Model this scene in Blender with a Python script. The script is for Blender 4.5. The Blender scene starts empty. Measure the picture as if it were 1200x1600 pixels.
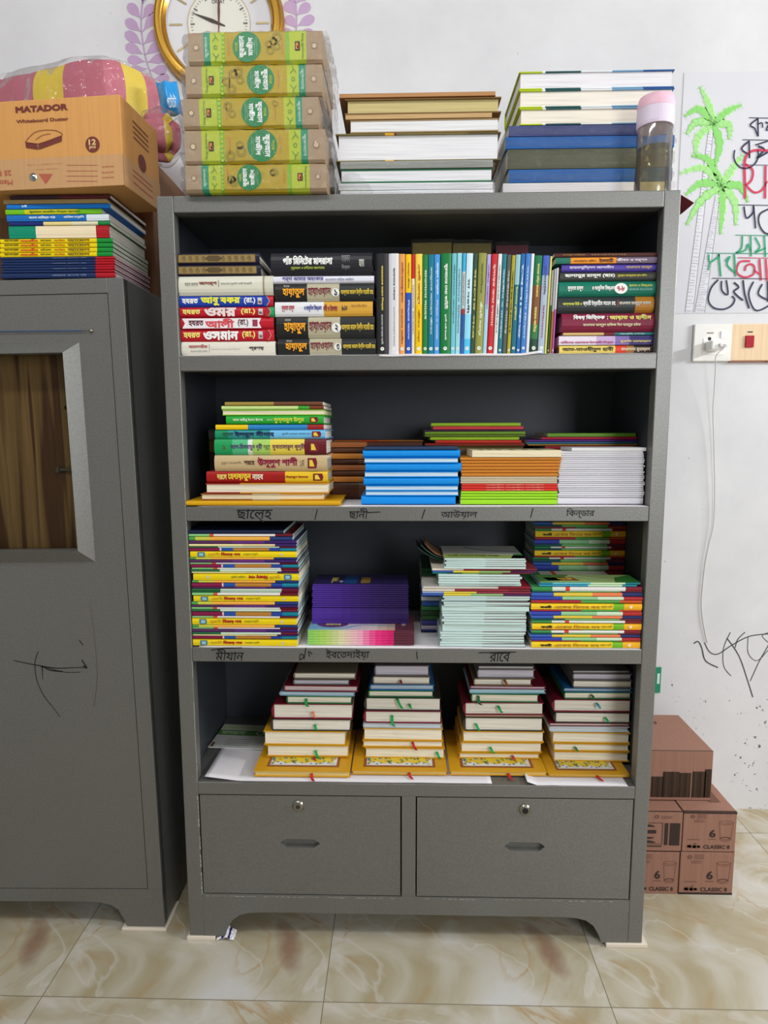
import bpy, bmesh, math, random, re
from mathutils import Vector, Matrix, noise
from mathutils.geometry import delaunay_2d_cdt
random.seed(7)
SC = bpy.context.scene
COL = SC.collection

# ------------------------------------------------------------------ camera
FPX = 1015.34
CAM = Vector((0.50809, -1.41143, 1.22177))
R3 = Matrix(((0.9996767, -0.0254265, -0.0002447), (0.0252494, 0.9914807, 0.1277833), (-0.0030064, -0.1277482, 0.9918021)))
cam_data = bpy.data.cameras.new('camera')
cam_data.sensor_width = 36
cam_data.sensor_fit = 'AUTO'
cam_data.lens = FPX * 36 / 1600
cam_data.clip_start = 0.02
camera = bpy.data.objects.new('camera', cam_data)
COL.objects.link(camera)
r, f, u = R3.col[0], R3.col[1], R3.col[2]
camera.matrix_world = Matrix(((r.x, u.x, -f.x, CAM.x), (r.y, u.y, -f.y, CAM.y), (r.z, u.z, -f.z, CAM.z), (0, 0, 0, 1)))
SC.camera = camera

# ------------------------------------------------------------------ light and exposure
SC.view_settings.view_transform = 'Standard'
SC.view_settings.look = 'None'
SC.view_settings.gamma = 1
SC.view_settings.exposure = -0.12
WORLD = bpy.data.worlds.new('world')
SC.world = WORLD
WORLD.use_nodes = True
WORLD.node_tree.nodes['Background'].inputs[0].default_value = (0.9, 0.95, 1.0, 1)
WORLD.node_tree.nodes['Background'].inputs[1].default_value = 0.02


def area(name, loc, target, sx, sy, power, colour):
    d = bpy.data.lights.new(name, 'AREA')
    d.shape = 'RECTANGLE'; d.size = sx; d.size_y = sy; d.energy = power; d.color = colour
    o = bpy.data.objects.new(name, d); COL.objects.link(o)
    o.location = loc
    o.rotation_euler = (Vector(target) - Vector(loc)).to_track_quat('-Z', 'Y').to_euler()
    return o


# a tube lamp on the far side wall, a tube high up in front of the bookcase, a daylit window behind the camera
area('wall_tube_light', (4.1, -0.75, 2.3), (1.0, 0.25, 1.2), 1.2, 0.08, 92, (0.965, 0.985, 1.01))
area('ceiling_tube_light', (0.0, -1.2, 2.86), (0.3, 0.3, 0.9), 1.2, 0.10, 18, (0.965, 0.985, 1.01))
area('window_light', (2.1, -3.0, 1.75), (0.6, 0.2, 1.2), 1.0, 1.6, 46, (0.96, 0.985, 1.03))

# ------------------------------------------------------------------ image point <-> world, used to read real sizes off the calibrated photograph
def ray(px, py):
    return R3 @ Vector(((px - 600) / FPX, 1, -(py - 800) / FPX))
def at_y(px, py, Y):
    v = ray(px, py); return CAM + v * ((Y - CAM.y) / v.y)
def at_z(px, py, Z):
    v = ray(px, py); return CAM + v * ((Z - CAM.z) / v.z)

# ------------------------------------------------------------------ materials
def lin(c):
    out = []
    for v in c[:3]:
        v = max(0.0, min(1.0, v / 255.0))
        out.append(v / 12.92 if v <= 0.04045 else ((v + 0.055) / 1.055) ** 2.4)
    return (*out, 1)
_M = {}
def new_mat(name):
    m = bpy.data.materials.new(name); m.use_nodes = True
    nt = m.node_tree
    return m, nt, nt.nodes['Principled BSDF']
def mat(c, rough=0.45, metal=0.0, spec=0.3):
    key = (tuple(int(v) for v in c), rough, metal, spec)
    if key in _M: return _M[key]
    m, nt, b = new_mat('colour_%d_%d_%d' % key[0])
    b.inputs['Base Color'].default_value = lin(c)
    b.inputs['Roughness'].default_value = rough
    b.inputs['Metallic'].default_value = metal
    b.inputs['Specular IOR Level'].default_value = spec
    _M[key] = m
    return m
def nd(nt, t, **kw):
    n = nt.nodes.new(t)
    for k, v in kw.items():
        if k in n.inputs.keys(): n.inputs[k].default_value = v
        else: setattr(n, k, v)
    return n
def ramp(nt, stops):
    n = nt.nodes.new('ShaderNodeValToRGB')
    e = n.color_ramp.elements
    while len(e) < len(stops): e.new(0.5)
    for i, (p, c) in enumerate(stops):
        e[i].position = p; e[i].color = lin(c)
    return n
def paper(c, key=None):
    """page edges: fine irregular leaves stacked along local Z"""
    k = ('paper', tuple(int(v) for v in c))
    if k in _M: return _M[k]
    m, nt, b = new_mat('page_edges')
    tc = nd(nt, 'ShaderNodeTexCoord'); mp = nd(nt, 'ShaderNodeMapping'); mp.inputs['Scale'].default_value = (6, 6, 900)
    ns = nd(nt, 'ShaderNodeTexNoise', Scale=1.0, Detail=2.0)
    rp = ramp(nt, [(0.28, tuple(v * 0.86 for v in c)), (0.55, c)])
    nt.links.new(tc.outputs['Object'], mp.inputs['Vector']); nt.links.new(mp.outputs['Vector'], ns.inputs['Vector'])
    nt.links.new(ns.outputs['Fac'], rp.inputs['Fac']); nt.links.new(rp.outputs['Color'], b.inputs['Base Color'])
    b.inputs['Roughness'].default_value = 0.85
    _M[k] = m
    return m
def clear_plastic(name='clear_plastic', haze=0.02, bump=0.5, scale=60, tint=(252, 252, 252), edge=0.45, blend=0.12, base=0.06):
    if name in _M: return _M[name]
    m, nt, b = new_mat(name)
    nt.nodes.remove(b)
    out = nt.nodes['Material Output']
    tr = nd(nt, 'ShaderNodeBsdfTransparent'); tr.inputs['Color'].default_value = lin(tint)
    gl = nd(nt, 'ShaderNodeBsdfGlossy', Roughness=0.1)
    df = nd(nt, 'ShaderNodeBsdfDiffuse'); df.inputs['Color'].default_value = (0.85, 0.85, 0.85, 1)
    tc = nd(nt, 'ShaderNodeTexCoord'); ns = nd(nt, 'ShaderNodeTexNoise', Scale=scale, Detail=3.0, Distortion=2.0)
    bp = nd(nt, 'ShaderNodeBump', Strength=bump, Distance=0.008)
    lw = nd(nt, 'ShaderNodeLayerWeight', Blend=blend)
    vo = nd(nt, 'ShaderNodeTexVoronoi', Scale=scale * 1.1); vo.distance = 'MANHATTAN'
    wr = nd(nt, 'ShaderNodeMix', data_type='RGBA', blend_type='LINEAR_LIGHT'); wr.inputs[0].default_value = 0.03
    nt.links.new(tc.outputs['Object'], ns.inputs['Vector']); nt.links.new(tc.outputs['Object'], wr.inputs[6]); nt.links.new(ns.outputs['Color'], wr.inputs[7]); nt.links.new(wr.outputs[2], vo.inputs['Vector'])
    hs = nd(nt, 'ShaderNodeMath', operation='MULTIPLY_ADD'); hs.inputs[1].default_value = 0.9
    nt.links.new(vo.outputs['Distance'], hs.inputs[0]); nt.links.new(ns.outputs['Fac'], hs.inputs[2]); nt.links.new(hs.outputs[0], bp.inputs['Height'])
    nt.links.new(bp.outputs['Normal'], gl.inputs['Normal'])
    m1 = nd(nt, 'ShaderNodeMixShader'); m2 = nd(nt, 'ShaderNodeMixShader'); m1.inputs[0].default_value = haze
    nt.links.new(tr.outputs[0], m1.inputs[1]); nt.links.new(df.outputs[0], m1.inputs[2])
    f_ = nd(nt, 'ShaderNodeMath', operation='MULTIPLY_ADD'); f_.inputs[1].default_value = edge; f_.inputs[2].default_value = base
    nt.links.new(lw.outputs['Fresnel'], f_.inputs[0])
    nt.links.new(f_.outputs[0], m2.inputs[0]); nt.links.new(m1.outputs[0], m2.inputs[1]); nt.links.new(gl.outputs[0], m2.inputs[2])
    nt.links.new(m2.outputs[0], out.inputs['Surface'])
    _M[name] = m
    return m

def make_gray_metal():
    m, nt, b = new_mat('grey_hammered_paint')
    tc = nd(nt, 'ShaderNodeTexCoord'); vo = nd(nt, 'ShaderNodeTexNoise', Scale=260.0, Detail=2.0)
    rp = ramp(nt, [(0.3, (115, 115, 111)), (0.7, (127, 127, 123))])
    bp = nd(nt, 'ShaderNodeBump', Strength=0.12, Distance=0.002)
    nt.links.new(tc.outputs['Object'], vo.inputs['Vector']); nt.links.new(vo.outputs['Fac'], rp.inputs['Fac'])
    nt.links.new(rp.outputs['Color'], b.inputs['Base Color']); nt.links.new(vo.outputs['Fac'], bp.inputs['Height'])
    nt.links.new(bp.outputs['Normal'], b.inputs['Normal'])
    b.inputs['Roughness'].default_value = 0.42
    b.inputs['Metallic'].default_value = 0.5
    b.inputs['Specular IOR Level'].default_value = 0.5
    return m
GRAY = make_gray_metal()
SHADEG = mat((66, 71, 78), 0.45)  # case paint darkened for back and sides: interior shade put into the colour

def make_wall():
    m, nt, b = new_mat('painted_plaster')
    tc = nd(nt, 'ShaderNodeTexCoord')
    n1 = nd(nt, 'ShaderNodeTexNoise', Scale=2.2, Detail=6.0, Roughness=0.65)
    r1 = ramp(nt, [(0.3, (208, 207, 209)), (0.62, (222, 222, 223))])
    nt.links.new(tc.outputs['Object'], n1.inputs['Vector']); nt.links.new(n1.outputs['Fac'], r1.inputs['Fac'])
    # black mould specks, denser low down on the wall beside the cartons
    n2 = nd(nt, 'ShaderNodeTexNoise', Scale=70.0, Detail=3.0, Roughness=0.6)
    n3 = nd(nt, 'ShaderNodeTexNoise', Scale=7.0, Detail=2.0)
    sep = nd(nt, 'ShaderNodeSeparateXYZ')
    nt.links.new(tc.outputs['Object'], n2.inputs['Vector']); nt.links.new(tc.outputs['Object'], n3.inputs['Vector']); nt.links.new(tc.outputs['Object'], sep.inputs[0])
    low = nd(nt, 'ShaderNodeMapRange'); low.inputs['From Min'].default_value = 0.95; low.inputs['From Max'].default_value = 0.25
    nt.links.new(sep.outputs['Z'], low.inputs['Value'])
    a1 = nd(nt, 'ShaderNodeMath', operation='MULTIPLY'); a1.inputs[1].default_value = 0.10
    nt.links.new(low.outputs[0], a1.inputs[0])
    a2 = nd(nt, 'ShaderNodeMath', operation='MULTIPLY'); a2.inputs[1].default_value = 0.36
    nt.links.new(n3.outputs['Fac'], a2.inputs[0])
    s1 = nd(nt, 'ShaderNodeMath', operation='ADD'); nt.links.new(n2.outputs['Fac'], s1.inputs[0]); nt.links.new(a1.outputs[0], s1.inputs[1])
    s2 = nd(nt, 'ShaderNodeMath', operation='ADD'); nt.links.new(s1.outputs[0], s2.inputs[0]); nt.links.new(a2.outputs[0], s2.inputs[1])
    r2 = ramp(nt, [(0.955, (255, 255, 255)), (1.0, (120, 118, 116))])
    nt.links.new(s2.outputs[0], r2.inputs['Fac'])
    mx = nd(nt, 'ShaderNodeMix', data_type='RGBA', blend_type='MULTIPLY'); mx.inputs[0].default_value = 1.0
    nt.links.new(r1.outputs['Color'], mx.inputs[6]); nt.links.new(r2.outputs['Color'], mx.inputs[7])
    nt.links.new(mx.outputs[2], b.inputs['Base Color'])
    bp = nd(nt, 'ShaderNodeBump', Strength=0.08, Distance=0.01)
    nt.links.new(n1.outputs['Fac'], bp.inputs['Height']); nt.links.new(bp.outputs['Normal'], b.inputs['Normal'])
    b.inputs['Roughness'].default_value = 0.7
    return m

TILE = 0.613
def make_floor():
    m, nt, b = new_mat('glazed_marble_tile')
    L = nt.links.new
    tc = nd(nt, 'ShaderNodeTexCoord'); sep = nd(nt, 'ShaderNodeSeparateXYZ'); L(tc.outputs['Object'], sep.inputs[0])
    def M(op, a, bb=None, c=None):
        n = nd(nt, 'ShaderNodeMath', operation=op)
        for i, v in enumerate((a, bb, c)):
            if v is None: continue
            if isinstance(v, (int, float)): n.inputs[i].default_value = v
            else: L(v, n.inputs[i])
        return n.outputs[0]
    # tile-local coordinates: every tile carries the same printed pattern
    fx = M('FRACT', M('DIVIDE', M('ADD', sep.outputs['X'], -0.343 + TILE * 20), TILE))
    fy = M('FRACT', M('DIVIDE', M('ADD', sep.outputs['Y'], 0.165 + TILE * 20), TILE))
    cmb = nd(nt, 'ShaderNodeCombineXYZ'); L(fx, cmb.inputs[0]); L(fy, cmb.inputs[1])
    n0 = nd(nt, 'ShaderNodeTexNoise', Scale=2.6, Detail=6.0, Roughness=0.5, Distortion=0.9); L(cmb.outputs[0], n0.inputs['Vector'])
    base = ramp(nt, [(0.30, (164, 150, 116)), (0.42, (176, 166, 140)), (0.50, (188, 181, 162)), (0.58, (196, 191, 178)), (0.70, (202, 200, 194))])
    L(n0.outputs['Fac'], base.inputs['Fac'])
    # thin ochre and milky veins, broken up by a second pattern
    n1 = nd(nt, 'ShaderNodeTexNoise', Scale=1.7, Detail=5.0, Roughness=0.5, Distortion=1.1); L(cmb.outputs[0], n1.inputs['Vector'])
    vein = ramp(nt, [(0.465, (0, 0, 0)), (0.50, (255, 255, 255)), (0.506, (0, 0, 0))]); L(n1.outputs['Fac'], vein.inputs['Fac'])
    brk = nd(nt, 'ShaderNodeTexNoise', Scale=4.5, Detail=2.0); L(cmb.outputs[0], brk.inputs['Vector'])
    brr = ramp(nt, [(0.42, (0, 0, 0)), (0.62, (255, 255, 255))]); L(brk.outputs['Fac'], brr.inputs['Fac'])
    mx = nd(nt, 'ShaderNodeMix', data_type='RGBA', blend_type='MIX'); mx.inputs[7].default_value = lin((172, 140, 92))
    L(M('MULTIPLY', M('MULTIPLY', vein.outputs['Color'], brr.outputs['Color']), 0.75), mx.inputs[0]); L(base.outputs['Color'], mx.inputs[6])
    n2 = nd(nt, 'ShaderNodeTexNoise', Scale=2.0, Detail=4.0, Roughness=0.45, Distortion=1.3)
    mp = nd(nt, 'ShaderNodeMapping'); mp.inputs['Location'].default_value = (5.2, 3.1, 0); L(cmb.outputs[0], mp.inputs['Vector']); L(mp.outputs[0], n2.inputs['Vector'])
    vein2 = ramp(nt, [(0.48, (0, 0, 0)), (0.5, (230, 230, 230)), (0.512, (0, 0, 0))]); L(n2.outputs['Fac'], vein2.inputs['Fac'])
    mx2 = nd(nt, 'ShaderNodeMix', data_type='RGBA', blend_type='MIX'); mx2.inputs[7].default_value = lin((206, 203, 194))
    L(M('MULTIPLY', vein2.outputs['Color'], 0.6), mx2.inputs[0]); L(mx.outputs[2], mx2.inputs[6])
    # the rust-brown blot printed on each tile
    dx = M('SUBTRACT', fx, 0.835); dy = M('SUBTRACT', fy, 0.245)
    wob = nd(nt, 'ShaderNodeTexNoise', Scale=9.0, Detail=3.0); L(cmb.outputs[0], wob.inputs['Vector'])
    d = M('ADD', M('POWER', M('MULTIPLY', M('ADD', dx, M('MULTIPLY', dy, 0.35)), 16.0), 2.0), M('POWER', M('MULTIPLY', dy, 6.5), 2.0))
    d = M('ADD', d, M('MULTIPLY', wob.outputs['Fac'], 1.3))
    blot = nd(nt, 'ShaderNodeMapRange'); blot.inputs['From Min'].default_value = 1.5; blot.inputs['From Max'].default_value = 0.5; L(d, blot.inputs['Value'])
    mx3 = nd(nt, 'ShaderNodeMix', data_type='RGBA', blend_type='MIX'); mx3.inputs[7].default_value = lin((126, 84, 62))
    L(M('MULTIPLY', blot.outputs[0], 0.75), mx3.inputs[0]); L(mx2.outputs[2], mx3.inputs[6])
    # grout
    gx = M('MINIMUM', fx, M('SUBTRACT', 1.0, fx)); gy = M('MINIMUM', fy, M('SUBTRACT', 1.0, fy))
    g = M('LESS_THAN', M('MINIMUM', gx, gy), 0.0016)
    mx4 = nd(nt, 'ShaderNodeMix', data_type='RGBA', blend_type='MIX'); mx4.inputs[7].default_value = lin((122, 112, 92))
    L(g, mx4.inputs[0]); L(mx3.outputs[2], mx4.inputs[6]); L(mx4.outputs[2], b.inputs['Base Color'])
    b.inputs['Roughness'].default_value = 0.26
    b.inputs['Specular IOR Level'].default_value = 0.3
    return m

# ------------------------------------------------------------------ writing: Bengali is put into display order (signs written before their letter)
_CONS = '[\u0995-\u09b9\u09ce\u09dc-\u09df]\u09bc?'
def bn(s):
    def rp(m):
        c, v = m.group(1), m.group(2)
        if v in '\u09bf\u09c7\u09c8': return v + c
        return '\u09c7' + c + ('\u09be' if v == '\u09cb' else '\u09d7')
    return re.sub('(' + _CONS + '(?:\u09cd' + _CONS + ')*)([\u09bf\u09c7\u09c8\u09cb\u09cc])', rp, s)
_T = {}
_G = {}
def outline(s):
    cu = bpy.data.curves.new('lettering', 'FONT')
    cu.body = s; cu.resolution_u = 3; cu.fill_mode = 'NONE'
    o = bpy.data.objects.new('lettering', cu)
    me = bpy.data.meshes.new_from_object(o)
    co = [(v.co.x, v.co.y) for v in me.vertices]; ed = [tuple(e.vertices) for e in me.edges]
    bpy.data.objects.remove(o); bpy.data.curves.remove(cu); bpy.data.meshes.remove(me)
    return co, ed
def glyph(c, bold):
    """one character: outline contours, thickened by `bold`, filled by non-zero winding (the typeface's contours overlap)"""
    k = (c, bold)
    if k in _G: return _G[k]
    co, ed = outline(c)
    nxt = {}
    for a, b in ed: nxt.setdefault(a, []).append(b); nxt.setdefault(b, []).append(a)
    seen_ = set(); loops = []
    for st in sorted(nxt):
        if st in seen_: continue
        lp = [st]; seen_.add(st); cur = st
        while True:
            n_ = [q for q in nxt[cur] if q not in seen_]
            if not n_: break
            cur = (cur + 1) if (cur + 1) in n_ else n_[0]
            lp.append(cur); seen_.add(cur)
        cl = []
        for q in lp:
            if not cl or abs(co[q][0] - cl[-1][0]) + abs(co[q][1] - cl[-1][1]) > 2e-4: cl.append(co[q])
        while len(cl) > 2 and abs(cl[0][0] - cl[-1][0]) + abs(cl[0][1] - cl[-1][1]) < 2e-4: cl.pop()
        if len(cl) > 2: loops.append(cl)
    if not loops:
        _G[k] = ([], []); return _G[k]
    def ar(l): return 0.5 * sum(a[0] * b[1] - b[0] * a[1] for a, b in zip(l, l[1:] + l[:1]))
    sg = 1 if ar(max(loops, key=lambda l: abs(ar(l)))) > 0 else -1
    if bold:
        new = []
        for l in loops:
            n = len(l); q = []
            for i in range(n):
                a, b, c_ = l[i - 1], l[i], l[(i + 1) % n]
                n1 = Vector((b[1] - a[1], a[0] - b[0])).normalized(); n2 = Vector((c_[1] - b[1], b[0] - c_[0])).normalized()
                v = n1 + n2
                v = n1 if v.length < .2 else v.normalized() / max(.6, math.cos(n1.angle(n2) / 2) if n1.length and n2.length else 1)
                q.append((b[0] + v.x * bold * sg, b[1] + v.y * bold * sg))
            new.append(q)
        loops = new
    V = []; E = []
    for l in loops:
        n0 = len(V); V += [Vector(q) for q in l]; E += [(n0 + i, n0 + (i + 1) % len(l)) for i in range(len(l))]
    ov, oe, of, *_ = delaunay_2d_cdt(V, E, [], 0, 1e-5, False)
    def wind(x, y):
        w = 0
        for l in loops:
            px, py = l[-1]
            for qx, qy in l:
                if py <= y:
                    if qy > y and (qx - px) * (y - py) - (x - px) * (qy - py) > 0: w += 1
                elif qy <= y and (qx - px) * (y - py) - (x - px) * (qy - py) < 0: w -= 1
                px, py = qx, qy
        return w
    fs = []
    for t in of:
        x = sum(ov[i][0] for i in t) / len(t); y = sum(ov[i][1] for i in t) / len(t)
        if wind(x, y): fs.append(tuple(t))
    _G[k] = ([(q[0], q[1]) for q in ov], fs)
    return _G[k]
_A = {}
def advance(c):
    if c not in _A:
        if '|' not in _A: _A['|'] = 0; _A['|0'] = min(q[0] for q in outline('|')[0])
        _A[c] = min(q[0] for q in outline(c + '|')[0][-4:]) - _A['|0'] if c != '|' else 0.3
    return _A[c]
def glyphs(s, bold=0.012):
    """text as flat polygons normalised to a unit box, with its aspect ratio"""
    k = (s, bold)
    if k in _T: return _T[k]
    vs = []; fs = []; x = 0.0
    for c in bn(s):
        if c != ' ':
            v, f_ = glyph(c, bold); n0 = len(vs)
            vs += [(a + x, b) for a, b in v]; fs += [tuple(n0 + i for i in t) for t in f_]
        x += advance(c)
    if not vs: vs = [(0, 0), (1, 0), (1, 1)]
    x0 = min(v[0] for v in vs); x1 = max(v[0] for v in vs); y0 = min(v[1] for v in vs); y1 = max(v[1] for v in vs)
    w = max(x1 - x0, 1e-6); h = max(y1 - y0, 1e-6)
    _T[k] = ([((a - x0) / w, (b - y0) / h) for a, b in vs], fs, w / h)
    return _T[k]

# ------------------------------------------------------------------ mesh builder
class MB:
    def __init__(self):
        self.v = []; self.f = []; self.m = []; self.mats = []
    def mi(self, m):
        if m not in self.mats: self.mats.append(m)
        return self.mats.index(m)
    def poly(self, pts, m):
        n = len(self.v); self.v += [tuple(p) for p in pts]; self.f.append(tuple(range(n, n + len(pts)))); self.m.append(self.mi(m))
    def raw(self, vs, fs, m):
        n = len(self.v); self.v += [tuple(p) for p in vs]; k = self.mi(m)
        for q in fs: self.f.append(tuple(i + n for i in q)); self.m.append(k)
    def box(self, x0, x1, y0, y1, z0, z1, m, T=None):
        vs = [(x, y, z) for z in (z0, z1) for y in (y0, y1) for x in (x0, x1)]
        if T: vs = [T(p) for p in vs]
        self.raw(vs, [(0, 2, 3, 1), (4, 5, 7, 6), (0, 1, 5, 4), (2, 6, 7, 3), (0, 4, 6, 2), (1, 3, 7, 5)], m)
    def prism(self, prof, a0, a1, m, T):
        """closed 2-D profile extruded from a0 to a1; T(p, q, a) -> point"""
        n = len(prof)
        vs = [T(p, q, a) for a in (a0, a1) for p, q in prof]
        fs = [(i, (i + 1) % n, n + (i + 1) % n, n + i) for i in range(n)] + [tuple(range(n - 1, -1, -1)), tuple(range(n, 2 * n))]
        self.raw(vs, fs, m)
    def grid(self, nx, ny, fn, m, mfn=None, back=0.0):
        """fn(s, t) -> point for s, t in 0..1; with `back` a second skin that far behind closes it into a sheet"""
        n0 = len(self.v)
        P = [[Vector(fn(i / nx, j / ny)) for i in range(nx + 1)] for j in range(ny + 1)]
        self.v += [tuple(P[j][i]) for j in range(ny + 1) for i in range(nx + 1)]
        w = nx + 1
        for j in range(ny):
            for i in range(nx):
                self.f.append((n0 + j * w + i, n0 + j * w + i + 1, n0 + (j + 1) * w + i + 1, n0 + (j + 1) * w + i))
                self.m.append(self.mi(mfn(i / nx, j / ny) if mfn else m))
        if back:
            n1 = len(self.v)
            for j in range(ny + 1):
                for i in range(nx + 1):
                    a = P[j][min(i + 1, nx)] - P[j][max(i - 1, 0)]; b = P[min(j + 1, ny)][i] - P[max(j - 1, 0)][i]
                    nn = a.cross(b)
                    if nn.length > 0: nn.normalize()
                    self.v.append(tuple(P[j][i] - nn * back))
            for j in range(ny):
                for i in range(nx):
                    self.f.append((n1 + j * w + i, n1 + (j + 1) * w + i, n1 + (j + 1) * w + i + 1, n1 + j * w + i + 1)); self.m.append(self.mi(m))
            rim = [j * w for j in range(ny + 1)] + [ny * w + i for i in range(1, nx + 1)] + [j * w + nx for j in range(ny - 1, -1, -1)] + [i for i in range(nx - 1, 0, -1)]
            for a, b in zip(rim, rim[1:] + rim[:1]):
                self.f.append((n0 + a, n0 + b, n1 + b, n1 + a)); self.m.append(self.mi(m))
    def tube(self, path, rad, m, n=8, caps=True):
        pts = [Vector(p) for p in path]; k0 = len(self.v)
        rads = rad if isinstance(rad, (list, tuple)) else [rad] * len(pts)
        prev = None
        for i, p in enumerate(pts):
            t = (pts[min(i + 1, len(pts) - 1)] - pts[max(i - 1, 0)])
            t = t.normalized() if t.length > 0 else Vector((0, 0, 1))
            if prev is None: a = t.orthogonal().normalized()
            else: a = (prev - t * prev.dot(t)); a = a.normalized() if a.length > 1e-6 else t.orthogonal().normalized()
            prev = a; b = t.cross(a)
            for j in range(n):
                w = 2 * math.pi * j / n
                self.v.append(tuple(p + (a * math.cos(w) + b * math.sin(w)) * rads[i]))
        k = self.mi(m)
        for i in range(len(pts) - 1):
            for j in range(n):
                self.f.append((k0 + i * n + j, k0 + i * n + (j + 1) % n, k0 + (i + 1) * n + (j + 1) % n, k0 + (i + 1) * n + j)); self.m.append(k)
        if caps:
            self.f.append(tuple(k0 + j for j in range(n - 1, -1, -1))); self.m.append(k)
            self.f.append(tuple(k0 + (len(pts) - 1) * n + j for j in range(n))); self.m.append(k)
    def lathe(self, prof, c, m, n=40, axis='Z'):
        k0 = len(self.v); k = self.mi(m)
        for rr, h in prof:
            for j in range(n):
                w = 2 * math.pi * j / n
                if axis == 'Z': self.v.append((c[0] + rr * math.cos(w), c[1] + rr * math.sin(w), c[2] + h))
                else: self.v.append((c[0] + rr * math.cos(w), c[1] - h, c[2] + rr * math.sin(w)))
        for i in range(len(prof) - 1):
            for j in range(n):
                self.f.append((k0 + i * n + j, k0 + i * n + (j + 1) % n, k0 + (i + 1) * n + (j + 1) % n, k0 + (i + 1) * n + j)); self.m.append(k)
    def disc(self, cx, cz, rad, T, m, n=24, r0=0.0):
        if r0 <= 0: self.poly([T(cx + rad * math.cos(2 * math.pi * j / n), cz + rad * math.sin(2 * math.pi * j / n)) for j in range(n)], m)
        else:
            for j in range(n):
                a, b = 2 * math.pi * j / n, 2 * math.pi * (j + 1) / n
                self.poly([T(cx + q * math.cos(w), cz + q * math.sin(w)) for q, w in ((r0, a), (rad, a), (rad, b), (r0, b))], m)
    def stroke(self, pts, w, T, m):
        """flat pen stroke of width w (number or list) along 2-D points"""
        P = [Vector(p) for p in pts]
        if len(P) > 2: P = smooth2(P)
        n = len(P); L = []; Rr = []
        for i, p in enumerate(P):
            t = P[min(i + 1, n - 1)] - P[max(i - 1, 0)]
            t = t.normalized() if t.length > 0 else Vector((1, 0))
            ww = (w if isinstance(w, (int, float)) else w[0] + (w[1] - w[0]) * i / max(1, n - 1)) * 0.5
            q = Vector((-t.y, t.x)) * ww
            L.append(p + q); Rr.append(p - q)
        for i in range(n - 1):
            self.poly([T(*L[i]), T(*Rr[i]), T(*Rr[i + 1]), T(*L[i + 1])], m)
    def text(self, s, x0, x1, z0, z1, T, m, bold=0.012, flip=False, keep=False):
        vs, fs, asp = glyphs(s, bold)
        if keep:
            w = (z1 - z0) * asp; cx = (x0 + x1) / 2
            x0, x1 = cx - w / 2, cx + w / 2
        if flip: vs = [(1 - a, 1 - b) for a, b in vs]
        self.raw([T(x0 + a * (x1 - x0), z0 + b * (z1 - z0)) for a, b in vs], fs, m)
    def build(self, name, parent=None, loc=None, smooth=False, bevel=0.0, subsurf=0):
        me = bpy.data.meshes.new(name)
        me.from_pydata(self.v, [], self.f)
        for m in self.mats: me.materials.append(m)
        me.polygons.foreach_set('material_index', self.m)
        if smooth: me.polygons.foreach_set('use_smooth', [True] * len(self.f))
        me.update()
        o = bpy.data.objects.new(name, me); COL.objects.link(o)
        if parent: o.parent = parent
        if loc is not None: o.location = loc
        if bevel:
            md = o.modifiers.new('edge', 'BEVEL'); md.width = bevel; md.segments = 2; md.limit_method = 'ANGLE'; md.angle_limit = math.radians(40)
        if subsurf:
            md = o.modifiers.new('sub', 'SUBSURF'); md.levels = subsurf; md.render_levels = subsurf
        return o
def smooth2(P, k=4):
    out = []
    n = len(P)
    for i in range(n - 1):
        p0, p1, p2, p3 = P[max(i - 1, 0)], P[i], P[i + 1], P[min(i + 2, n - 1)]
        for j in range(k):
            t = j / k
            out.append(0.5 * ((2 * p1) + (p2 - p0) * t + (2 * p0 - 5 * p1 + 4 * p2 - p3) * t * t + (3 * p1 - p0 - 3 * p2 + p3) * t ** 3))
    out.append(P[-1])
    return out
XZ = lambda y: (lambda a, b: (a, y, b))

LABELS = set()
def tag(o, label, cat, group=None, kind=None):
    o['label'] = label; o['category'] = cat
    if group: o['group'] = group
    if kind: o['kind'] = kind
    LABELS.add(label)
    return o
def thing(name, label, cat, loc=(0, 0, 0), rot=(0, 0, 0), group=None):
    o = bpy.data.objects.new(name, None); COL.objects.link(o)
    o.empty_display_size = 0.05
    o.location = loc; o.rotation_euler = rot
    return tag(o, label, cat, group)
def structure(mb, name, label, cat):
    o = mb.build(name); o['kind'] = 'structure'; o['label'] = label; o['category'] = cat
    return o
ORD = 'zeroth first second third fourth fifth sixth seventh eighth ninth tenth eleventh twelfth thirteenth fourteenth fifteenth sixteenth seventeenth eighteenth nineteenth twentieth'.split()
def ordw(n):
    if n <= 20: return ORD[n]
    if n < 30: return 'twenty-' + ORD[n - 20]
    if n == 30: return 'thirtieth'
    if n < 40: return 'thirty-' + ORD[n - 30]
    return 'fortieth' if n == 40 else 'forty-' + ORD[n - 40]

# ================================================================== the setting
YW = 0.575
mb = MB(); mb.grid(1, 1, lambda s, t: (-1.6 + 6.0 * s, -3.4 + (YW + 3.4) * t, 0), make_floor(), back=0.02); structure(mb, 'floor', 'cream marble look tiled floor with thin grout lines', 'floor')
WALL = make_wall()
mb = MB(); mb.box(-1.6, 4.4, YW, YW + 0.12, 0, 2.95, WALL); structure(mb, 'wall_back', 'white painted wall with smudges and black specks behind the bookcase', 'wall')
PLAIN = mat((190, 188, 186), 0.8)
mb = MB(); mb.box(4.3, 4.4, -3.4, YW, 0, 2.95, PLAIN); structure(mb, 'wall_right', 'white side wall of the room', 'wall')
mb = MB(); mb.box(-1.6, -1.5, -3.4, YW, 0, 2.95, PLAIN); structure(mb, 'wall_left', 'white far side wall of the room', 'wall')
mb = MB(); mb.box(-1.6, 4.4, -3.5, -3.4, 0, 2.95, PLAIN); structure(mb, 'wall_front', 'white wall facing the bookcase', 'wall')
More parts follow.
